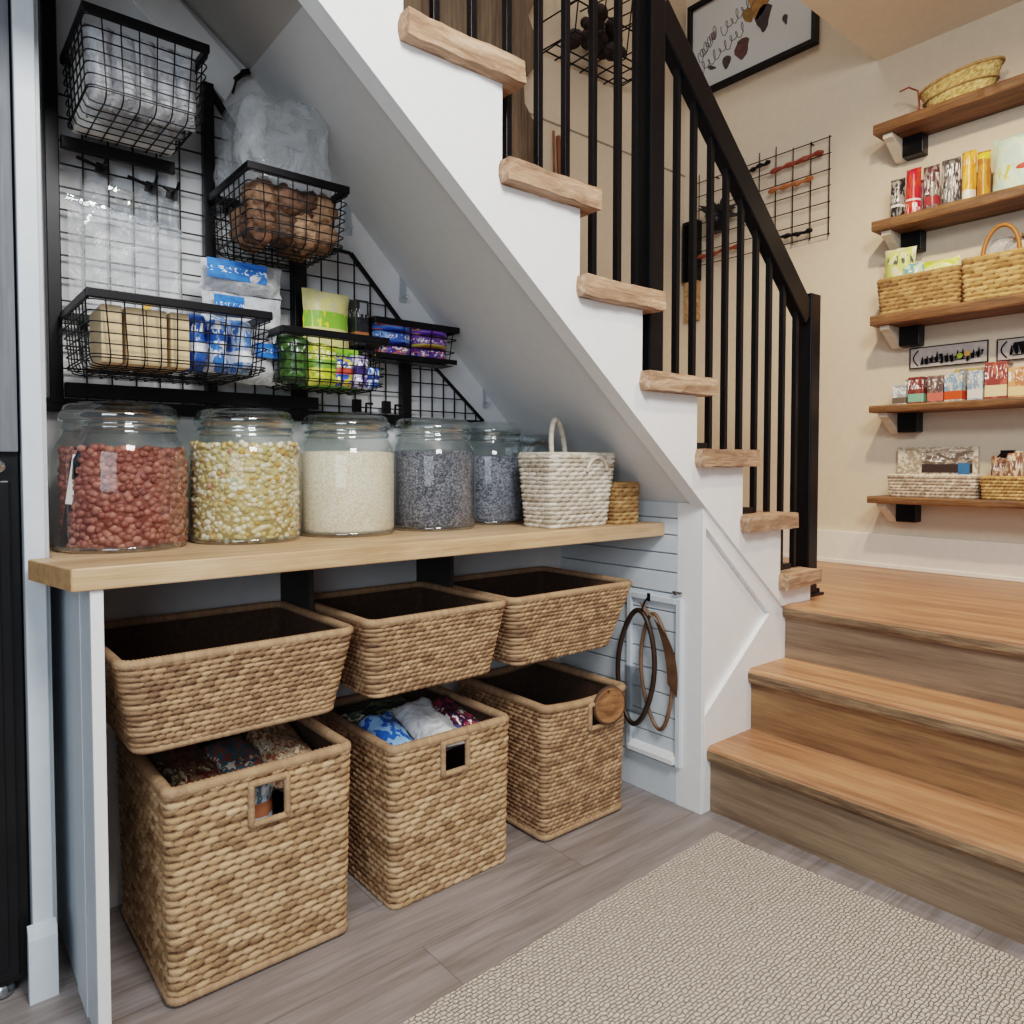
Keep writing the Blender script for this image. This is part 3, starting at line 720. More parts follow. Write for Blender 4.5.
# in the left floor basket
m_pat = [printed('patterned_bag_red', '#5a2a26', '#6e5a44', '#5d5a58', .3, marks='#b8a88c', pscale=15, bump=.5), printed('patterned_bag_teal', '#43606a', '#8c4a3c', '#b8a88c', .3, marks='#c8c0b0', pscale=16, bump=.5), printed('patterned_bag_cream', '#b8a488', '#8a5a40', '#6a6a52', .3, marks='#d8d0c0', pscale=17, bump=.5), printed('patterned_bag_dark', '#2a2a2e', '#6a5a4a', None, .3, pscale=8, bump=.5)]
packet('snack_bag', 'red and gold patterned bag in the left floor basket, lying at its left', m_pat[0], .13, .26, .075, (.468, 1.53, .352), rx=-82, rz=2, seed=1, crumple=.012)
packet('snack_bag', 'teal and red patterned bag at the front of the left floor basket', m_pat[1], .12, .22, .075, (.567, 1.53, .345), rx=-80, rz=0, seed=2, crumple=.012)
packet('snack_bag', 'cream and brown patterned bag at the right of the left floor basket', m_pat[2], .13, .24, .08, (.665, 1.53, .352), rx=-80, rz=-1, seed=3, crumple=.012)
packet('snack_bag', 'dark patterned bag at the back of the left floor basket', m_pat[3], .24, .10, .07, (.56, 1.80, .33), rx=-80, rz=4, seed=4, crumple=.012)
packet('snack_bag', 'pale blue patterned bag seen through the handle hole of the left floor basket', printed('patterned_bag_blue', '#c8d0d8', '#5a7890', '#b07050', .3, pscale=8), .10, .15, .06, (.555, 1.54, .245), seed=5, crumple=.008)
# in the middle floor basket
packet('snack_bag', 'shiny blue bag at the front left of the middle floor basket', printed('foil_blue', '#2f66bb', '#8db8e6', None, .2, pscale=5, bump=.8, marks=None), .11, .17, .08, (.942, 1.545, .318), rx=-70, rz=4, seed=6, crumple=.014)
packet('snack_bag', 'white plastic bag on top of the middle floor basket', m_whitepack, .13, .19, .08, (1.055, 1.535, .325), rx=-70, rz=0, seed=7, crumple=.014)
packet('snack_bag', 'purple and red bag at the right of the middle floor basket', printed('foil_purple', '#3d2440', '#8c3a4a', '#4a5a8a', .3, pscale=7), .09, .2, .07, (1.155, 1.55, .32), rx=-76, rz=-2, seed=8, crumple=.012)
packet('snack_bag', 'dark green foil bag at the back of the middle floor basket', printed('foil_dark', '#2a3330', '#6b7a5a', None, .25, pscale=6), .26, .10, .08, (1.03, 1.775, .325), rx=-80, rz=10, seed=9, crumple=.014)

# ================================================================== jars on the counter
def jar(label, cx_, cy_, r, h, fill):
    t = thing('glass_jar', label, 'jar', (cx_, cy_, CT))
    c = (cx_, cy_, CT)
    k = h / .305
    pr = [(0, .004), (r * .88, .004), (r * .93, .0), (r * .96, .004), (r * .985, .018), (r, .04), (r, .185 * k), (r * .985, .205 * k), (r * .93, .226 * k), (r * .86, .240 * k), (r * .835, .25 * k)]
    body = obj('glass_body', MB().lathe(pr, c, 64), m_glass, t, smooth=True)
    nk = [(r * .835, .25 * k), (r * .862, .253 * k), (r * .862, .259 * k), (r * .835, .262 * k), (r * .835, .268 * k), (r * .855, .27 * k)]
    obj('neck_ring', MB().lathe(nk, c, 64), m_glassrim, body, smooth=True)
    obj('base_ring', MB().lathe([(r * .86, .001), (r * .94, .0005), (r * .975, .008), (r * .94, .014), (r * .84, .012)], c, 64), m_glassrim, body, smooth=True)
    ld = [(r * .845, .270 * k), (r * .875, .272 * k), (r * .885, .280 * k), (r * .875, .287 * k), (r * .85, .290 * k), (r * .82, .302 * k), (r * .74, .308 * k), (r * .4, .311 * k), (0, .312 * k)]
    lid = obj('glass_lid', MB().lathe(ld, c, 64), m_glass, t, smooth=True)
    obj('lid_rim', MB().lathe([(r * .84, .2695 * k), (r * .88, .2715 * k), (r * .893, .280 * k), (r * .88, .2885 * k), (r * .84, .2905 * k)], c, 64), m_glassrim, lid, smooth=True)
    return t
def pile(cx_, cy_, r, z0, z1, size, seed, elong=(1, .8, .75), dens=1.0):
    """heaped grains: inner cylinder plus the outer layers of grains"""
    rnd = random.Random(seed); mb = MB(); z0 += CT; z1 += CT
    mb.lathe([(0, z0), (r - size * .35, z0), (r - size * .35, z1 - size * .3), (0, z1 - size * .25)], (cx_, cy_, 0), 40, tone=.2)
    def grain(p):
        s = size * rnd.uniform(.42, .56)
        M = Matrix.Rotation(rnd.uniform(0, 6.3), 3, 'Z') @ Matrix.Rotation(rnd.uniform(0, 3.1), 3, 'X')
        mb.add([p + M @ Vector((v.x * s * elong[0], v.y * s * elong[1], v.z * s * elong[2])) for v in ICO1[0]], ICO1[1], rnd.random())
    rows = int((z1 - z0) / (size * .62)); cols = int(2 * PI * r / (size * .8))
    for j in range(rows + 1):
        for i in range(cols):
            a = 2 * PI * (i + .5 * (j % 2) + rnd.uniform(-.3, .3)) / cols
            if math.cos(a - math.atan2(-cy_, -cx_)) < -.25: continue
            rr = r - size * rnd.uniform(.42, .66)
            grain(Vector((cx_ + rr * math.cos(a), cy_ + rr * math.sin(a), z0 + size * .4 + (z1 - z0 - size * .6) * j / rows + rnd.uniform(-.4, .4) * size)))
    for _ in range(int(1.3 * PI * r * r / size ** 2)):
        a = rnd.uniform(0, 2 * PI); rr = (r - size * .5) * rnd.random() ** .5
        grain(Vector((cx_ + rr * math.cos(a), cy_ + rr * math.sin(a), z1 - size * rnd.uniform(.1, .5))))
    return mb
def grain_mat(name, stops, rough=.45):
    t = NT(name); a = t.n('ShaderNodeAttribute', attribute_name='tone').outputs['Fac']
    nz = t.noise(t.coord(), 150, 2)
    col = t.mix(t.math('MULTIPLY', nz, .35), t.ramp(a, stops, 'CONSTANT' if len(stops) > 4 else 'LINEAR'), (1, 1, 1, 1), 'SOFT_LIGHT')
    return t.pbr(col, rough, 0, t.bump(nz, .2, .001))
J = [(.366, 1.765, .132), (.632, 1.758, .128), (.893, 1.752, .128), (1.158, 1.748, .124), (1.402, 1.795, .108)]
LJ = ['large round glass jar of red peanuts, leftmost on the oak counter', 'large round glass jar of mixed yellow and green dried beans on the counter', 'large round glass jar of cream rice on the counter', 'large round glass jar of dark grey seeds beside the rice jar', 'glass jar of dark seeds next to the whitewashed basket on the counter']
for (x, y, r), l in zip(J, LJ): jar(l, x, y, r, .305, 0)
def contents(name, mb, mat, label, x, y, **k):
    return single(name, mb, mat, label, name.replace('_', ' '), (x, y, CT + .006), kind='stuff', **k)
contents('red_peanuts', pile(.372, 1.765, .124, .007, .212, .0185, 21, (1.15, .9, .85)), grain_mat('peanut_skin', [(0, '#703a30'), (.5, '#8e4f43'), (1, '#aa6c5c')], .5), 'red skinned peanuts filling the leftmost jar', J[0][0], J[0][1], smooth=True, attrs=True)
contents('mixed_beans', pile(.632, 1.758, .123, .007, .226, .0165, 22, (1.05, .9, .8)), grain_mat('dried_bean', [(0, '#bda672'), (.28, '#cdba92'), (.52, '#ddd1b6'), (.76, '#b09a64'), (.88, '#c08e50'), (.95, '#8a8a5a'), (.98, '#bb8570')], .6), 'mixed yellow, cream and green dried beans filling the second jar', J[1][0], J[1][1], smooth=True, attrs=True)
def fill_mesh(x, y, r, h):
    return MB().lathe([(0, CT + .007), (r * .96, CT + .007), (r, CT + .02), (r, CT + h - .004), (r * .97, CT + h), (r * .6, CT + h + .003), (0, CT + h + .004)], (x, y, 0), 64)
def powder(name, stops, scale, rough=.85, bump=.5):
    t = NT(name); v = t.coord(); n = t.n('ShaderNodeTexVoronoi', {'Vector': v, 'Scale': scale}); s = t.n('ShaderNodeSeparateColor', {0: n.outputs['Color']}).outputs[0]
    big = t.noise(v, 14, 3)
    f = t.math('ADD', t.math('MULTIPLY', s, .6), t.math('MULTIPLY', big, .4))
    return t.pbr(t.ramp(f, stops), rough, 0, t.bump(n.outputs['Distance'], bump, .003))
contents('cream_rice', fill_mesh(.893, 1.752, .1215, .212), powder('rice_grain', [(.2, '#dac6a6'), (.5, '#eddfc8'), (.8, '#f7eddc')], 330), 'fine cream rice filling the third jar', J[2][0], J[2][1], smooth=True)
contents('dark_seeds', fill_mesh(1.158, 1.748, .118, .218), powder('seed_grain', [(.2, '#3a3a40'), (.5, '#63636b'), (.8, '#8f9098')], 260), 'small dark grey seeds filling the jar beside the rice', J[3][0], J[3][1], smooth=True)
contents('dark_lentils', fill_mesh(1.402, 1.795, .102, .205), powder('lentil_grain', [(.2, '#40424c'), (.5, '#686b78'), (.8, '#94979f')], 240), 'small dark lentils filling the jar next to the whitewashed basket', J[4][0], J[4][1], smooth=True)
sco = thing('black_scoop', 'black scoop with pale tag standing inside the peanut jar at its left', 'scoop', (.262, 1.72, CT + .01))
obj('handle', MB().bar((.252, 1.735, CT + .012), (.278, 1.705, CT + .215), .02, .007, (0, 1, 0)), m_blackmetal, sco, bevel=.002)
obj('bowl', MB().tube([(.285, 1.70, CT + .215), (.276, 1.71, CT + .19), (.27, 1.715, CT + .15)], lambda i: (.008, .016, .012)[i], 10), m_blackmetal, sco, smooth=True)
obj('pale_tag', MB().bar((.257, 1.715, CT + .10), (.270, 1.70, CT + .2), .012, .002, (0, 1, 0)), m_paper, sco)
cl = thing('clear_canister', 'square clear plastic canister behind the jars by the whitewashed basket', 'canister', (1.553, 1.80, CT))
obj('canister_wall', MB().box(1.518, 1.588, 1.72, 1.87, CT + .001, CT + .25), m_acrylic, cl, bevel=.01)
obj('canister_lid', MB().box(1.514, 1.592, 1.716, 1.874, CT + .25, CT + .275), m_acrylic, cl, bevel=.004)

wbk = basket('handled_basket', 'whitewashed woven basket with loop handles on the right of the counter', (1.392, 1.617, 1.50, 1.625), (1.374, 1.636, 1.482, 1.635), CT, 1.083, m_whitew, m_whitew, .0125, .036, .006, 31, .02, .007, foot=False)
def arch(cx_, y, z, w, h, lean, n=14): return [Vector((cx_ - w / 2 * math.cos(PI * k / n), y + lean * math.sin(PI * k / n), z + h * math.sin(PI * k / n))) for k in range(n + 1)]
obj('loop_handle', wrapped([Vector((1.468 - .038 * math.cos(PI * k / 14) - .012 * math.sin(PI * k / 14), 1.556 - .012 * math.cos(PI * k / 14), 1.08 + .1 * math.sin(PI * k / 14))) for k in range(15)], .0075, 33, closed=False), m_whitew, wbk, smooth=True, attrs=True)
obj('loop_handle', wrapped(arch(1.548, 1.478, 1.03, .08, .042, -.004), .0055, 34, closed=False), m_whitew, wbk, smooth=True, attrs=True)
basket('small_basket', 'small brown woven basket at the right end of the counter against the end wall', (1.642, 1.742, 1.487, 1.58), (1.641, 1.744, 1.485, 1.582), CT, .996, m_brownw, m_brownw, .0125, .036, .005, 36, .012, .006, foot=False)
bb = basket('handled_basket', 'brown basket with thin handle half hidden behind the whitewashed basket', (1.61, 1.76, 1.72, 1.87), (1.60, 1.77, 1.71, 1.88), CT, 1.075, m_brownw, m_brownw, .012, .03, .004, 37, .015, .006, foot=False)
obj('loop_handle', wrapped([Vector((1.605, 1.795 - .06 * math.cos(PI * k / 14), 1.075 + .05 * math.sin(PI * k / 14))) for k in range(15)], .005, 38, closed=False), m_brownw, bb, smooth=True, attrs=True)
# ================================================================== wall rack and wire baskets
rk = thing('wall_rack', 'black metal wall rack with wire grid panels stepping down under the stair', 'rack', (.70, 1.9, 1.18))
for x0, x1, zt in ((.252, .279, 2.3), (.586, .612, 1.99), (.815, .850, 1.62), (1.146, 1.178, 1.44)):
    obj('column', MB().box(x0, x1, 1.888, 1.912, 1.185, zt), m_blackmetal, rk, bevel=.002)
obj('bottom_rail', MB().box(.232, 1.178, 1.889, 1.911, 1.168, 1.198), m_blackmetal, rk, bevel=.002)
obj('lower_shelf_rail', MB().box(.279, .87, 1.865, 1.887, 1.20, 1.232), m_blackmetal, rk, bevel=.002)
obj('diagonal_bar', MB().bar((.60, 1.899, 1.985), (.84, 1.899, 1.66), .014, .014).bar((.852, 1.899, 1.652), (.985, 1.899, 1.646), .008, .008).bar((.985, 1.899, 1.646), (1.17, 1.899, 1.45), .01, .01).bar((1.18, 1.899, 1.425), (1.455, 1.899, 1.192), .008, .008).bar((1.178, 1.899, 1.19), (1.455, 1.899, 1.19), .008, .008), m_blackmetal, rk)
def zlim(x):
    if x < .59: return 1.90
    if x < .84: return 1.985 - (x - .60) * 1.354
    if x < .985: return 1.648
    if x < 1.175: return 1.646 - (x - .985) * 1.06
    return 1.425 - (x - 1.18) * .847
def grid(xa, xb, step, zstep=.05):
    mb = MB(); x = xa + step
    while x < xb - .006:
        mb.bar((x, 1.903, 1.19), (x, 1.903, zlim(x)), .0034, .0034, (0, 1, 0)); x += step
    z = 1.215
    while z < 2.1:
        xs = [xa + (xb - xa) * k / 60 for k in range(61) if zlim(xa + (xb - xa) * k / 60) > z]
        if xs: mb.bar((xs[0], 1.8995, z), (xs[-1], 1.8995, z), .0034, .0034)
        z += zstep
    return mb
for a, b, c in ((.275, .590, .0515), (.610, .818, .05), (.848, 1.148, .05), (1.176, 1.455, .042)):
    obj('wire_grid', grid(a, b, c, .05 if c > .045 else .042), m_wire, rk)

def wire_basket(label, x0, x1, y0, y1, z0, z1, taper=.012, step=.034, rimh=.018):
    t = thing('wire_basket', label, 'wire basket', ((x0 + x1) / 2, y1, z0))
    a, b, c, d = x0 + taper, x1 - taper, y0 + taper, y1
    def P(u, v, zt):      # u,v along the floor, zt 0..1
        return None
    rim = MB(); h = rimh
    rim.box(x0, x1, y0, y0 + .008, z1 - h, z1).box(x0, x0 + .008, y0 + .008, y1, z1 - h, z1).box(x1 - .008, x1, y0 + .008, y1, z1 - h, z1).box(x0 + .008, x1 - .008, y1 - .008, y1, z1 - h, z1)
    obj('rim', rim, m_blackmetal, t, bevel=.0025)
    mb = MB(); r = .0015
    nx = max(3, round((x1 - x0) / step)); ny = max(3, round((y1 - y0) / step)); nz = max(3, round((z1 - z0) / (step * .62)))
    R = .02
    for k in range(1, nx):
        u = k / nx; xt = x0 + (x1 - x0) * u; xb = a + (b - a) * u
        mb.tube([(xt, y0 + .004, z1 - .004), (xb, c, z0 + R), (xb, c + .006, z0 + .006), (xb, c + R, z0), (xb, d - R, z0), (xb, d - .004, z0 + R), (xt, d - .004, z1 - .004)], r, 5)
    for k in range(1, ny):
        v = k / ny; yt = y0 + (y1 - y0) * v; yb = c + (d - c) * v
        mb.tube([(x0 + .004, yt, z1 - .004), (a, yb, z0 + R), (a + .006, yb, z0 + .006), (a + R, yb, z0 + .003), (b - R, yb, z0 + .003), (b - .006, yb, z0 + .006), (b, yb, z0 + R), (x1 - .004, yt, z1 - .004)], r, 5)
    for k in range(0, nz):
        w = k / nz if k else .1; zz = z0 + (z1 - z0) * w; f = w
        L = rrect(a + (x0 - a) * f, b + (x1 - b) * f, c + (y0 - c) * f, d - .003, .014, 1, 1, 3)
        mb.tube([(p[0], p[1], zz) for p in L], r, 5, True)
    obj('wire_mesh', mb, m_wire, t)
    hk = MB()
    for xx in (x0 + .05, x1 - .05): hk.bar((xx, y1 + .004, z1 - .006), (xx, y1 + .03, z1 - .006), .014, .008).bar((xx, y1 + .026, z1 - .03), (xx, y1 + .026, z1 + .004), .014, .004, (0, 1, 0))
    obj('hook', hk, m_blackmetal, t)
    return t
YB = 1.878
B1 = (.282, .520, 1.625, YB, 1.768, 1.938); B2 = (.592, .838, 1.615, YB, 1.555, 1.715); B3 = (.272, .632, 1.58, YB, 1.243, 1.385); B4 = (.700, .994, 1.70, YB, 1.243, 1.384); B5 = (1.0, 1.285, 1.79, YB, 1.347, 1.458)
wire_basket('black wire basket of pale packets, highest on the wall rack at the left', *B1)
wire_basket('black wire basket of brown paper bundles, second from the top on the wall rack', *B2)
wire_basket('long black wire basket with beige and blue packets low on the left of the rack', *B3)
wire_basket('black wire basket of green and yellow snack bags in the middle of the rack', *B4)
wb5 = wire_basket('small black wire basket of purple and blue snack packs, rightmost on the rack', *B5, step=.145)
obj('base_tray', MB().box(B5[0] + .014, B5[1] - .014, B5[2] + .012, B5[3] - .006, B5[4] - .0035, B5[4] - .0018).box(B5[0] + .008, B5[1] - .008, B5[2] + .004, B5[2] + .008, B5[4], B5[4] + .014), m_blackmetal, wb5)

# pale packets in the top basket: two rows of upright cups and packets
m_pale = film('pale_film', '#d6d8dc', .95, .3, .6, 30)
k = 0
pale = ['leftmost', 'second from left', 'third from left', 'fourth from left', 'rightmost']
for i in range(5):
    packet('clear_packet', 'pale cloudy packet in the front row of the top wire basket, %s' % pale[i], m_pale, .054, .160, .08, (.322 + .0395 * i, 1.69, 1.772), rz=(-4, 3, -2, 5, -3)[i], seed=40 + i, group='packets in the top basket', crumple=.006)
for i in range(4):
    packet('clear_packet', 'pale cloudy packet standing behind in the top wire basket, %s' % pale[i], m_pale, .05, .15, .07, (.335 + .046 * i, 1.76, 1.772), seed=50 + i, group='packets in the top basket', crumple=.006)
carton('white_box', 'white flat box lying at the back of the top wire basket', m_paper, .20, .17, .045, (.40, 1.836, 1.772))
bar = MB().box(.279, .512, 1.862, 1.877, 1.738, 1.765)
obj('support_bar', bar, m_blackmetal, rk, bevel=.002)

# brown paper bundles in the second basket and the clear bag that rises above them
m_brownpaper = []
for i, c in enumerate(['#6b4c38', '#84634b', '#9c7b5f', '#57402f']): m_brownpaper.append(plain('crumpled_brown_%s' % 'abcd'[i], c, .75, var=.25, scale=35, bump=.6))
rnd = random.Random(17)
bl = ['lower left', 'lower left middle', 'lower right middle', 'lower right', 'upper left', 'upper left middle', 'upper right middle', 'upper right', 'left at the back', 'right at the back']
def lump(c, r, seed, sq=(1, 1, 1)):
    vs = []
    for v in ICO3[0]:
        n1 = mnoise.noise(v * 1.6 + Vector((seed, 0, 0))); n2 = abs(mnoise.noise(v * 4 + Vector((0, seed, 0))))
        n3 = abs(mnoise.noise(v * 9 + Vector((seed, seed, 0)))); f = r * (1 + .28 * n1 - .34 * n2 - .16 * n3); vs.append((c[0] + v.x * f * sq[0], c[1] + v.y * f * sq[1], c[2] + v.z * f * sq[2]))
    return MB().add(vs, ICO3[1])
for i, (dx, dy, dz) in enumerate([(-.075, -.05, .038), (-.025, -.055, .036), (.028, -.055, .038), (.076, -.05, .038), (-.07, -.05, .098), (-.02, -.052, .1), (.03, -.05, .098), (.075, -.05, .094), (-.05, .05, .06), (.05, .05, .06)]):
    single('paper_bundle', lump((.715 + dx, 1.73 + dy, 1.562 + dz), .049 if i < 8 else .066, i * 3.3, (.85, .9, .95)), m_brownpaper[(i * 3 + i // 4) % 4], 'brown crumpled bundle in the second wire basket, ' + bl[i], 'bundle', group='bundles in the second basket', smooth=True)
vs = []
mbp = MB(); L0 = rrect(.604, .826, 1.655, 1.872, .04, 8, 8, 5); nl = len(L0); Z = [1.70, 1.725, 1.75, 1.79, 1.83, 1.87, 1.90, 1.915, 1.92]; S_ = [.98, 1.0, 1.03, 1.03, 1.0, .95, .82, .5, .08]
for j, (zz, s_) in enumerate(zip(Z, S_)):
    for p in L0:
        q = mnoise.noise_vector(Vector((p[0] * 14, p[1] * 14, zz * 14))) * .018
        xx = .70 + (p[0] - .715) * s_ + q.x + .01; vs.append((min(xx, .70 + .125 + max(0, 1.80 - zz) * .4), 1.764 + (p[1] - 1.764) * s_ + q.y * .5, zz + q.z))
fs = [(j * nl + i, j * nl + (i + 1) % nl, (j + 1) * nl + (i + 1) % nl, (j + 1) * nl + i) for j in range(len(Z) - 1) for i in range(nl)] + [tuple((len(Z) - 1) * nl + i for i in range(nl))]
cbg = single('clear_plastic_bag', MB().add(vs, fs), m_bag, 'large clear crinkled plastic bag rising out of the second wire basket', 'bag', smooth=True)
clp = MB().tube([(.655, 1.668, 1.73), (.655, 1.662, 1.82), (.72, 1.662, 1.815), (.72, 1.668, 1.73)], .0035, 6).tube([(.675, 1.660, 1.74), (.675, 1.660, 1.80), (.705, 1.660, 1.80), (.705, 1.660, 1.74)], .003, 6).tube([(.655, 1.662, 1.79), (.74, 1.662, 1.785)], .0025, 6)
single('plastic_clip', clp, m_acrylic, 'clear plastic clip frame on the front of the clear bag in the second wire basket', 'clip')

# beige and blue packets in the long basket
bp = ['leftmost', 'second from left', 'third from left', 'fourth from left']
for i in range(4):
    carton('kraft_packet', 'upright beige paper packet in the long wire basket, %s' % bp[i], m_kraft, .037, .112, .14, (.322 + .0405 * i, 1.675, 1.25), rz=(-2, 1, -1, 2)[i], group='beige packets in the long basket')
m_bl = [printed('blue_packet_a', '#2c5fb0', '#2450a0', '#dfe6ee', .3, (.3, .45), pscale=4, bump=.5), printed('blue_packet_b', '#3b78c8', '#e2e8ee', '#2a5aa8', .3, (.5, .7), pscale=4, bump=.5), printed('blue_packet_c', '#aebfd6', '#4c7cc0', '#e6eaee', .3, (.2, .4), pscale=5, bump=.6)]
for i in range(3):
    packet('blue_packet', 'blue and white packet in the long wire basket, %s' % ('beside the beige packets', 'middle of the three', 'rightmost of the three')[i], m_bl[i], .052, .125, .11, (.484 + .05 * i, 1.67, 1.25), rz=(3, -3, 4)[i], seed=60 + i, group='blue packets in the long basket', crumple=.006)
m_pz = [printed('freezer_bag_top', '#dfe5ea', '#cfd8e0', '#2f6fcb', .25, (.55, .95), pscale=3, bump=.7, side='y', mark=(.6, .8)), None]
def flat_pack(name, label, x0, x1, z0, z1, mat_body, mat_label, lx0, lx1, lz0, lz1, seed):
    t = thing(name, label, 'packet', ((x0 + x1) / 2, 1.80, z0))
    mb = pouch(x1 - x0, z1 - z0, .07, seed=seed, crumple=.008, pinch=.3)
    place(mb, ((x0 + x1) / 2, 1.80, z0)); obj('pouch', mb, mat_body, t, smooth=True)
    obj('printed_label', MB().box(lx0, lx1, 1.7605, 1.7635, lz0, lz1), mat_label, t, bevel=.001)
m_lab = printed('blue_label', '#2f78d0', '#2566bb', None, .35, pscale=3, marks='#cfe2f5', mark=(.35, .65))
flat_pack('freezer_bag_pack', 'white pouch with blue label standing behind the long wire basket, lower of two', .545, .742, 1.36, 1.462, m_whitepack, m_lab, .565, .635, 1.40, 1.448, 71)
flat_pack('freezer_bag_pack', 'white pouch with wide blue label just under the brown bundle basket', .545, .742, 1.463, 1.537, m_whitepack, m_lab, .55, .69, 1.485, 1.53, 72)
flat_pack('freezer_bag_pack', 'white pouch behind the long wire basket, lowest of the stack', .555, .742, 1.25, 1.359, m_whitepack, m_lab, .66, .72, 1.31, 1.345, 73)

# snack bags in the middle basket
def sn(name, lab, base, c2, c3, w, h, d, loc, seed, **k): packet(name, lab, printed('snack_' + name + str(seed), base, c2, c3, .3, pscale=4, bump=.5), w, h, d, loc, seed=seed, crumple=.005, **k)
sn('snack_bag', 'dark green bag at the left of the middle wire basket', '#2f4a26', '#4c6a34', None, .075, .12, .09, (.748, 1.755, 1.25), 81)
sn('snack_bag', 'lime and yellow bag at the front of the middle wire basket', '#b8c63a', '#e6e16a', '#6f9a38', .08, .105, .05, (.82, 1.735, 1.25), 82)
sn('snack_bag', 'blue yellow and red snack bag at the front of the middle wire basket', '#3e63c0', '#e8d04a', '#c84b3a', .075, .075, .05, (.872, 1.742, 1.25), 83)
sn('snack_bag', 'violet snack bag at the front right of the middle wire basket', '#54408a', '#d8d4e8', '#3c3468', .055, .085, .05, (.923, 1.74, 1.25), 84)
sn('snack_bag', 'small bright blue snack bag at the right end of the middle wire basket', '#2f68c8', '#e4ecf4', '#253a80', .045, .06, .06, (.956, 1.75, 1.25), 85, rz=20)
sn('snack_bag', 'bright green bag lying at the back of the middle wire basket', '#6ab52e', '#9ad04a', None, .17, .11, .05, (.87, 1.80, 1.25), 86)
packet('snack_bag', 'tall yellow and green bag standing at the back of the middle wire basket', printed('snack_tall', '#e3d690', '#d6cf9a', '#8bc046', .35, (.62, .78), pscale=3, marks='#f2e04a', mark=(.62, .78)), .135, .265, .05, (.885, 1.85, 1.25), seed=87, crumple=.004, cat='packet')
bx = thing('dark_carton', 'dark box with small pale window behind the purple snack packs on the rack', 'box', (.975, 1.85, 1.375))
obj('carton', MB().box(.955, .996, 1.815, 1.87, 1.376, 1.50), printed('dark_box', '#1f2024', '#2a2c32', '#b06a3a', .4, (.1, .3), pscale=3), bx, bevel=.002)
obj('window', MB().box(.968, .988, 1.8125, 1.815, 1.462, 1.492), plain('window_grey', '#8d9296', .4), bx)
# two stacks of three packs in the right basket
cols = [('#3d6cc8', '#d8684a', '#4c84dc', 'blue and red'), ('#3f68c4', '#6496e6', None, 'blue'), ('#4a3c96', '#d86a5c', '#e2c24a', 'dark blue and yellow')], [('#7048b0', '#eeb84a', '#845cc8', 'purple and orange'), ('#74489e', '#945cb8', '#c8b04a', 'purple'), ('#5c3c94', '#c05a80', None, 'dark purple')]
for c in range(2):
    for r_ in range(3):
        b, c2, c3, nm = cols[c][2 - r_]
        x0 = 1.018 + .126 * c
        mb = place(pouch(.124, .0385, .078, seed=90 + c * 3 + r_, crumple=.003, pinch=.18), (x0 + .062, 1.838, 1.352 + .0375 * r_))
        single('snack_pack', mb, printed('snack_pack_%d' % (c * 3 + r_), b, c2, c3, .3, (.12, .32), pscale=2.6, bump=.4, mark=(.4, .75)), '%s snack pack in the right wire basket, %s of the %s stack' % (nm, ('bottom', 'middle', 'top')[r_], ('left', 'right')[c]), 'snack pack', group='snack packs in the right basket', smooth=True)

# clear things hung on the left grid panel
hd = thing('clear_bag_holder', 'clear plastic holder with thin bags hung on the left wire grid panel', 'holder', (.41, 1.87, 1.40))
mb = MB(); vs = []; fs = []
for j in range(10):
    for i in range(13):
        x = .29 + .235 * i / 12; z = 1.40 + .22 * j / 9; q = mnoise.noise(Vector((x * 22, z * 22, 1.7)))
        vs.append((x, 1.868 + .010 * q - .012 * math.sin(PI * i / 12), z + .004 * q - .02 * (i / 12 - .5)))
for j in range(9):
    for i in range(12): fs.append((j * 13 + i, j * 13 + i + 1, (j + 1) * 13 + i + 1, (j + 1) * 13 + i))
obj('film_sheet', MB().add(vs, fs), m_bagclear, hd, smooth=True)
obj('acrylic_rail', MB().bar((.285, 1.864, 1.635), (.525, 1.864, 1.60), .018, .010).bar((.37, 1.868, 1.675), (.52, 1.868, 1.655), .01, .012), m_acrylic, hd, bevel=.002)
for i in range(6):
    x = .385 + .024 * i; obj('strip', MB().box(x, x + .017, 1.872, 1.874, 1.615, 1.66), m_acrylic, hd)
obj('yellow_tab', MB().bar((.435, 1.850, 1.405), (.455, 1.850, 1.428), .012, .002, (0, 1, 0)), plain('yellow_tab', '#e3a93c', .5), hd)
sp_ = thing('measuring_scoop', 'clear round scoop hanging on the left wire grid panel under the top basket', 'scoop', (.345, 1.87, 1.60))
obj('bowl', MB().lathe([(0, 0), (.024, .002), (.028, .008), (.0275, .014)], (0, 0, 0), 24).xf(Matrix.Translation((.345, 1.885, 1.655)) @ Matrix.Rotation(PI / 2, 4, 'X')), m_bag, sp_, smooth=True)
obj('handle', MB().bar((.345, 1.872, 1.63), (.325, 1.872, 1.585), .006, .003, (0, 1, 0)), m_acrylic, sp_)
def peg(label, x, z, l=.05):
    single('wire_hook', MB().bar((x - .012, 1.893, z), (x + .012, 1.893, z - .004), .010, .022).tube([(x, 1.895, z), (x, 1.85, z - .002), (x, 1.835, z + .01)], .0035, 6).tube([(x - l, 1.89, z + .012), (x, 1.89, z)], .004, 6), m_blackmetal, label, 'hook')
peg('black hook on the left wire grid panel, nearest the left column', .362, 1.722, .05)
peg('black hook on the left wire grid panel, in the middle under the top basket', .465, 1.705, .05)
peg('small black hook on the left wire grid panel, nearest the second column', .512, 1.700, .02)
for x, l in ((.98, 'small black clip on the bottom rail under the middle wire basket, left one'), (1.075, 'small black clip on the bottom rail under the purple snack packs')):
    single('rail_clip', MB().box(x, x + .022, 1.872, 1.889, 1.20, 1.235).tube([(x + .04, 1.88, 1.199), (x + .04, 1.878, 1.225), (x + .06, 1.878, 1.225)], .004, 6), m_blackmetal, l, 'clip')

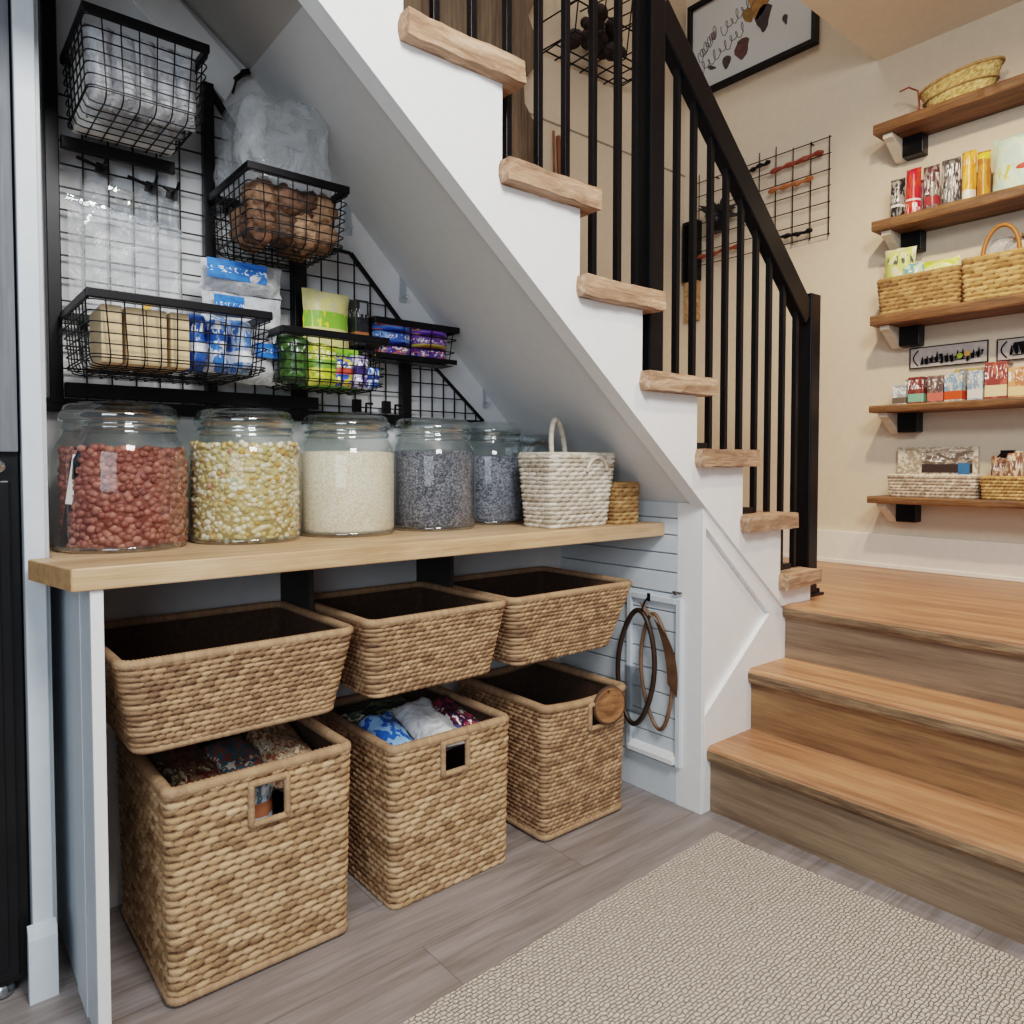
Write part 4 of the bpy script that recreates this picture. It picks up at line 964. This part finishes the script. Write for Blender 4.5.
# clear hooks stuck to the back wall beside the soffit, trim boards and a clip
def clear_hook(label, x, z, s=1.):
    t = thing('adhesive_hook', label, 'hook', (x, 1.92, z))
    obj('plate', MB().prism([(x - .012 * s, z), (x + .012 * s, z), (x + .009 * s, z + .075 * s), (x - .009 * s, z + .075 * s)], 'y', 1.912, 1.9195), m_acrylic, t, bevel=.003)
    obj('hook', MB().tube([(x, 1.912, z + .02), (x, 1.895, z + .008), (x, 1.886, z + .02)], .004, 8), m_acrylic, t, smooth=True)
clear_hook('clear adhesive hook on the back wall, upper one beside the sloping soffit', 1.165, 1.535, 1.1)
clear_hook('clear adhesive hook on the back wall, lower one above the dark seed jars', 1.475, 1.235, .9)
clear_hook('clear adhesive hook on the back wall, right of the brown bundle basket', .985, 1.70, 1.2)
struct('trim_2', MB().prism([(.645, 1.965), (.692, 2.05), (.45, 2.245), (.30, 2.235)], 'y', 1.905, 1.9199), m_white, bevel=.003)
single('black_clamp', MB().bar((.668, 1.897, 2.022), (.692, 1.897, 2.048), .010, .012).bar((.685, 1.897, 2.043), (.703, 1.897, 2.052), .014, .014).tube([(.672, 1.895, 2.03), (.660, 1.895, 1.985)], .003, 6), m_blackmetal, 'small black clamp on the sloping trim at the top of the wall rack', 'clamp')

# straps and a clear pouch on the end wall
hs = thing('coiled_strap', 'coiled dark leather strap hanging on the boarded end wall', 'strap', (1.80, 1.49, .235))
def loop(cy_, cz, ry, rz, x, lean=0, n=40): return [(x + .004 * math.sin(3 * a * 2 * PI / n), cy_ + ry * math.sin(2 * PI * a / n) + lean * math.cos(2 * PI * a / n), cz + rz * math.cos(2 * PI * a / n)) for a in range(n)]
obj('strap_loop', MB().tube(loop(1.535, .405, .072, .185, 1.788, -.012), .0085, 8, True), m_leather, hs, smooth=True)
obj('strap_loop', MB().tube(loop(1.462, .405, .058, .18, 1.800, .012), .0062, 8, True), m_tan, hs, smooth=True)
n = 22; vs = []
for k in range(n):
    u = k / (n - 1); y = 1.505 - .11 * math.sin(u * 1.7); z = .60 - .02 * math.sin(u * PI) * -1 - .24 * u ** 1.3; wd = .045 + .02 * math.sin(PI * u)
    for s_ in (-1, 1): vs.append((1.784 + .006 * s_ + .01 * u, y + s_ * wd * .5, z + s_ * wd * .35))
obj('wide_strap', MB().add(vs, [(2 * k, 2 * k + 1, 2 * k + 3, 2 * k + 2) for k in range(n - 1)]), m_tan, hs, smooth=True)
single('strap_hook', MB().tube([(1.807, 1.5, .635), (1.79, 1.502, .62), (1.778, 1.503, .598), (1.786, 1.503, .585)], .003, 6).box(1.806, 1.8075, 1.494, 1.506, .62, .645), m_blackmetal, 'thin black hook holding the coiled strap on the boarded end wall', 'hook')
single('clear_pouch', MB().box(1.800, 1.804, 1.52, 1.592, .25, .40).box(1.798, 1.806, 1.522, 1.59, .25, .256), m_acrylic, 'small clear plastic pouch hanging inside the strap loop on the end wall', 'pouch')
# ================================================================== shelves on the far wall
SZ = [2.522, 2.108, 1.700, 1.309, .913]
nm = ['top shelf', 'second shelf from the top', 'middle shelf', 'fourth shelf from the top', 'lowest shelf']
def live_board(x0, x1, y0, y1, z0, z1, seed):
    n = 40; f = []; b = []
    for k in range(n + 1):
        y = y0 + (y1 - y0) * k / n; f.append((x0 + .004 * mnoise.noise(Vector((y * 9, seed, 0))) + .002 * mnoise.noise(Vector((y * 40, seed, 0))), y))
    vs = []; fs = []
    for k, (x, y) in enumerate(f):
        w = .002 * mnoise.noise(Vector((y * 12, seed, 5)))
        for p in ((x + .003, z0), (x, z0 + .006 + w), (x, z1 - .008 + w), (x + .004, z1), (x1, z1), (x1, z0)): vs.append((p[0], y, p[1]))
    for k in range(n):
        for q in range(6): fs.append((k * 6 + q, k * 6 + (q + 1) % 6, (k + 1) * 6 + (q + 1) % 6, (k + 1) * 6 + q))
    fs.append(tuple(range(6))); fs.append(tuple(n * 6 + q for q in range(5, -1, -1)))
    return MB().add(vs, fs)
m_bracket = plain('white_bracket', '#d8cdbb', .5)
for i, z in enumerate(SZ):
    th = .042 if i < 3 else .03
    t = thing('wall_shelf', 'stained wood wall shelf on the far wall, ' + nm[i], 'shelf', (3.44, 1.0, z - th))
    obj('board', live_board(3.27, 3.458, .42, 1.488, z - th, z, i * 7.7), m_shelfwood, t)
    for yb in (1.335,):
        k = obj('bracket', MB().box(3.40, 3.459, yb, yb + .085, z - th - .085, z - th - .0005), m_blackmetal, t, bevel=.003)
        obj('bracket_plate', MB().prism([(3.30, z - th - .0005), (3.459, z - th - .0005), (3.459, z - th - .088), (3.425, z - th - .088), (3.33, z - th - .03), (3.30, z - th - .02)], 'y', yb + .0855, yb + .125), m_bracket, k, bevel=.002, label='off white bracket plate')
# top shelf: shallow basket
X0 = 3.36
tb = thing('wicker_tray', 'shallow oval wicker basket with a raised rim on the top shelf', 'basket', (X0, 1.18, SZ[0]))
mb = MB(); mi = MB(); n = 96; rows = 18
vs = []; tn = []; dp = []; rnd = random.Random(8)
for j in range(rows + 1):
    t_ = j / rows
    for i in range(n):
        a = 2 * PI * i / n; k = .72 + .28 * t_
        tilt = .018 * (-math.sin(a)) * t_
        dd = .003 * (1 if (i // 3 + j) % 2 else 0)
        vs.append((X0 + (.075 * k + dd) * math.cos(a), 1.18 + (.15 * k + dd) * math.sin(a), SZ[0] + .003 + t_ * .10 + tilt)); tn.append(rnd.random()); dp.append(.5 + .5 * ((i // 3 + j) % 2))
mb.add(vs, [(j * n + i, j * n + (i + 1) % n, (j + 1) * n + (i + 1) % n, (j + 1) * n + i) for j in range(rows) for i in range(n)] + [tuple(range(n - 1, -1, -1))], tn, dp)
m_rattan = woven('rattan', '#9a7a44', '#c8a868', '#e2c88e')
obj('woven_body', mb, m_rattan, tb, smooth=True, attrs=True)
obj('rim', wrapped([Vector((X0 + .077 * math.cos(2 * PI * k / 48), 1.18 + .153 * math.sin(2 * PI * k / 48), SZ[0] + .105 - .018 * math.sin(2 * PI * k / 48))) for k in range(48)], .006, 41), m_goldw, tb, smooth=True, attrs=True)
obj('mid_band', wrapped([Vector((X0 + .069 * math.cos(2 * PI * k / 48), 1.18 + .138 * math.sin(2 * PI * k / 48), SZ[0] + .053 - .009 * math.sin(2 * PI * k / 48))) for k in range(48)], .004, 42), m_goldw, tb, smooth=True, attrs=True)
single('twig', MB().tube([(3.33, 1.405, SZ[0] + .13), (3.335, 1.37, SZ[0] + .136), (3.34, 1.335, SZ[0] + .11), (3.345, 1.33, SZ[0] + .05), (3.35, 1.34, SZ[0] + .002)], .004, 6), m_red, 'thin red brown twig beside the wicker basket on the top shelf', 'twig')
# second shelf: upright snack packets, left to right in the photo
z = SZ[1]
def shelfpack(lab, y0, y1, h, mat, seed, d=.06, X=3.335, **k):
    return packet('snack_packet', lab, mat, y0 - y1, h, d, (X, (y0 + y1) / 2, z), rz=-90, seed=seed, crumple=.003, foot=True, **k)
shelfpack('black and silver slim packet on the second shelf, leftmost', 1.437, 1.377, .175, printed('pk_black', '#2b2a2c', '#9c968c', '#e4e0d6', .35, (.28, .34), pscale=4, mark=(.4, .75)), 1)
shelfpack('crimson and red packet on the second shelf', 1.374, 1.312, .2, printed('pk_red', '#c8283c', '#d84a34', '#e8dcd2', .35, (.30, .34), pscale=3, mark=(.05, .25)), 2)
shelfpack('maroon and silver packet on the second shelf beside the red one', 1.304, 1.240, .192, printed('pk_maroon', '#5c3538', '#8d8378', '#a23a3c', .35, (.12, .3), pscale=4, mark=(.35, .8)), 3)
shelfpack('dark packet with pale lettering on the second shelf, centre', 1.233, 1.163, .195, printed('pk_grey', '#4a4648', '#7d7672', None, .35, pscale=4, mark=(.08, .85)), 4)
shelfpack('orange packet with pale base on the second shelf', 1.158, 1.105, .205, printed('pk_orange', '#e0943a', '#e8b05a', '#e8dfce', .35, (.04, .22), pscale=3, mark=(.7, .85)), 5)
shelfpack('golden yellow packet on the second shelf beside the mint bag', 1.101, 1.056, .188, printed('pk_gold', '#c98a3a', '#b06a2c', '#e0c24a', .35, (.8, .95), pscale=3, marks=None), 6)
mint = shelfpack('large mint green bag with red spot at the right of the second shelf', 1.047, .872, .215, printed('pk_mint', '#bcd8c8', '#cfe0c8', None, .4, pscale=3, marks='#c9b94a', mark=(.2, .45)), 7, .07)
single('snack_packet', place(pouch(.05, .17, .045, seed=9), (3.40, 1.335, z), rz=-90), printed('pk_plum', '#4b3540', '#6a3a44', None, .4, pscale=3, marks=None), 'dark plum packet behind the red and maroon packets on the second shelf', 'packet', smooth=True)  # plum ground with dull red patches
spot = MB().lathe([(0, 0), (.022, 0), (.024, .002), (0, .003)], (0, 0, 0), 20).xf(Matrix.Translation((3.302, .95, z + .085)) @ Matrix.Rotation(-PI / 2, 4, 'Y'))
obj('red_spot', spot, plain('red_spot', '#cf3a2a', .4), mint, label='round red spot printed on the bag')
# middle shelf: two baskets
z = SZ[2]
basket('shelf_basket', 'brown woven basket holding green packets on the middle shelf', (3.30, 3.44, 1.155, 1.46), (3.29, 3.45, 1.145, 1.472), z, z + .155, m_brownw, m_brownw, .017, .04, .006, 51, .02, .007, foot=False)
gb = basket('shelf_basket', 'golden woven basket with loop handle on the middle shelf', (3.295, 3.445, .80, 1.13), (3.285, 3.452, .785, 1.138), z, z + .172, m_goldw, m_goldw, .018, .045, .007, 52, .02, .008, foot=False)
obj('loop_handle', wrapped([Vector((3.29 + .01 * math.sin(PI * k / 16), 1.0 - .062 * math.cos(PI * k / 16), z + .165 + .115 * math.sin(PI * k / 16))) for k in range(17)], .008, 53, closed=False), plain('handle_tan', '#a8692f', .5), gb, smooth=True)
obj('loop_handle', wrapped([Vector((3.445, .98 - .062 * math.cos(PI * k / 16), z + .165 + .10 * math.sin(PI * k / 16))) for k in range(17)], .007, 54, closed=False), plain('handle_brown', '#8a5a34', .5), gb, smooth=True)
packet('snack_bag', 'cream bag with green edge in the brown basket on the middle shelf', printed('bg_cream', '#e2dcb8', '#c9d27a', '#9fc05a', .4, (.0, .2), pscale=2.5, marks='#5a5a50', mark=(.7, .85)), .13, .25, .06, (3.345, 1.395, z + .035), rz=-90, ry=0, seed=61, crumple=.006)
packet('snack_bag', 'lime yellow bag in the brown basket on the middle shelf', printed('bg_lime', '#c3d04a', '#dfe08a', '#8fb04a', .35, (.1, .3), pscale=2.5), .17, .17, .06, (3.36, 1.255, z + .04), rz=-90, seed=62, crumple=.008)
packet('snack_bag', 'teal and pale green bag in the brown basket, between the cream and lime bags', printed('bg_teal', '#6fa8a4', '#c9dcc0', None, .3, pscale=3), .09, .165, .05, (3.325, 1.335, z + .04), rz=-90, seed=63, crumple=.008)
packet('clear_bag', 'clear plastic bag inside the golden handled basket on the middle shelf', m_bag, .14, .21, .07, (3.37, 1.02, z + .04), rz=-90, seed=64, crumple=.012)
# fourth shelf: small boxes, with two name signs on the wall behind
z = SZ[3]
cards = [(1.41, 1.352, .085, '#9aa0a2', '#d8dcdc', '#6a5a4e', 'grey and silver'), (1.346, 1.283, .115, '#6e2a2c', '#8a4438', '#7fae94', 'dark red and green'), (1.270, 1.210, .11, '#5e4a46', '#8a6a60', '#d06a5a', 'brown and coral'), (1.203, 1.135, .118, '#7fa0b8', '#c9c4b0', '#d2542c', 'pale blue and orange red'), (1.118, 1.063, .12, '#b9c4cc', '#8a9aa8', '#d8d4cc', 'pale blue and white'), (1.057, .982, .148, '#8c3a34', '#b8604c', '#e2c8a0', 'tall brick red'), (.975, .90, .12, '#d8a274', '#c47c5a', '#e8c898', 'peach')]
for i, (a, b, h, c1, c2, c3, l) in enumerate(cards):
    carton('seed_box', l + ' box in the front row on the fourth shelf', printed('card_%d' % i, c1, c2, c3, .45, (.08, .38), pscale=3, mark=(.55, .9)), a - b, h, .05, (3.345, (a + b) / 2, z), rz=-90 + (i % 3 - 1) * 4, ry=0, group='boxes on the fourth shelf')
for i, (a, b, h, c1, c2, l) in enumerate([(1.385, 1.31, .115, '#8a7f74', '#5c524a', 'taupe'), (1.295, 1.22, .122, '#7d6e66', '#a89a8c', 'mushroom grey'), (1.19, 1.08, .14, '#b59a5a', '#8a7f74', 'mustard'), (1.065, .99, .15, '#a09890', '#6a625c', 'pale grey')]):
    carton('seed_box', l + ' box in the back row on the fourth shelf from the top', printed('cardb_%d' % i, c1, c2, None, .5, pscale=4, mark=(.6, .92)), a - b, h, .045, (3.41, (a + b) / 2, z), rz=-90, group='boxes on the fourth shelf')
def sign(label, ya, yb, z0, z1, seed, dots):
    t = thing('wall_sign', label, 'sign', (3.458, (ya + yb) / 2, z0))
    obj('plate', MB().box(3.449, 3.4595, yb, ya, z0, z1), plain('sign_plate_%d' % seed, '#b3aaa6', .5, var=.1, scale=30), t, bevel=.002)
    fr = MB()
    for (a, b, c, d) in ((yb, ya, z0, z0 + .004), (yb, ya, z1 - .004, z1), (yb, yb + .004, z0, z1), (ya - .004, ya, z0, z1)): fr.box(3.446, 3.4489, a, b, c, d)
    obj('edge', fr, m_blackmetal, t)
    rnd = random.Random(seed); mb = MB(); y = ya - .05; w = (ya - yb)
    mb.tube([(3.4485, ya - .016 - .02 * math.cos(k * .262 - 1.57) * -1 - .02, z0 + .012 + .066 * k / 12) for k in range(13)], .003, 5)
    while y > yb + .03:
        h = rnd.uniform(.026, .042); zz = (z0 + z1) / 2 - .012 + .008 * rnd.uniform(-1, 1)
        mb.tube([(3.4482, y, zz - h * .4), (3.4482, y - .004, zz + h * .6), (3.4482, y - .012, zz - h * .3), (3.4482, y - .016, zz + h * .4)], .006, 5); y -= .02
    mb.bar((3.4484, ya - .055, z0 + .02), (3.4484, yb + .05, z0 + .024), .006, .003)
    if not dots: mb.prism([(ya - .05, z0 + .035), (ya - .06, z1 - .02), (ya - .2, z1 - .012), (yb + .03, z1 - .025), (yb + .03, z0 + .03), (ya - .15, z0 + .045)], 'x', 3.4455, 3.4488)
    obj('lettering', mb, m_blackmetal, t)
    for y, zz, c in dots:
        obj('dot', MB().lathe([(0, 0), (.0125, 0), (.0115, .003), (0, .004)], (0, 0, 0), 18).xf(Matrix.Translation((3.4455, y, zz)) @ Matrix.Rotation(-PI / 2, 4, 'Y')), plain('dot_' + c[1:], c, .5), t)
sign('narrow grey sign with black lettering and two coloured dots above the small boxes', 1.392, 1.085, 1.474, 1.566, 4, [(1.19, 1.512, '#9fb03a'), (1.162, 1.518, '#e0a45a')])
sign('grey sign with bold black lettering at the right edge above the small boxes', 1.055, .75, 1.472, 1.562, 5, [])
# lowest shelf
z = SZ[4]
m_mottle = printed('mottled_weave', '#a8957f', '#d8c9b4', None, .8, pscale=14, marks='#e6d8c6', bump=.8, mark=(.05, .95))
tr_ = basket('shelf_basket', 'pale mottled tray basket on the lowest shelf', (3.29, 3.41, 1.075, 1.40), (3.285, 3.415, 1.068, 1.408), z, z + .095, woven('mottled_seagrass', '#857260', '#b4a18c', '#dccdba'), m_whitew, .0125, .02, .005, 55, .008, .005, foot=False)
cd = thing('display_card', 'mottled beige display card with dark print and blue square standing on the lowest shelf', 'card', (3.43, 1.265, z))
obj('card', MB().box(3.422, 3.438, 1.105, 1.425, z, z + .215), m_mottle, cd, bevel=.002)
obj('dark_print', MB().box(3.419, 3.4218, 1.125, 1.322, z + .105, z + .195), printed('dark_print', '#6a5a4e', '#a89a8c', '#3c2c28', .6, (.0, .4), pscale=6, side='z', mark=(.5, .9)), cd)
obj('blue_square', MB().box(3.4155, 3.4188, 1.135, 1.178, z + .09, z + .145), plain('blue_square', '#3f74a4', .5), cd)
ob = basket('shelf_basket', 'small golden basket at the right of the lowest shelf', (3.29, 3.41, .76, 1.045), (3.285, 3.415, .75, 1.053), z, z + .092, m_goldw, m_goldw, .0125, .018, .006, 56, .01, .006, foot=False)
for i, (y, h, c, c2, l) in enumerate([(1.005, .15, '#6a3f2e', '#b4927a', 'brown packet in the small golden basket, leftmost'), (.955, .17, '#8a5a44', '#d8c0a8', 'tan packet in the small golden basket, beside the brown one'), (.90, .14, '#b49a80', '#e0d0bc', 'pale packet in the small golden basket at the right edge')]):
    packet('snack_bag', l, printed('lowpk_%d' % i, c, c2, '#3a2a24', .5, (.1, .3), pscale=4), .055, h, .05, (3.345, y, z + .02), rz=-90 + 5 * (i - 1), seed=70 + i)
single('black_clip', MB().box(3.335, 3.36, .955, 1.0, z + .165, z + .195).tube([(3.34, 1.0, z + .18), (3.34, 1.015, z + .16), (3.34, 1.0, z + .15)], .004, 6), m_blackmetal, 'black clip on the packets in the small golden basket on the lowest shelf', 'clip')
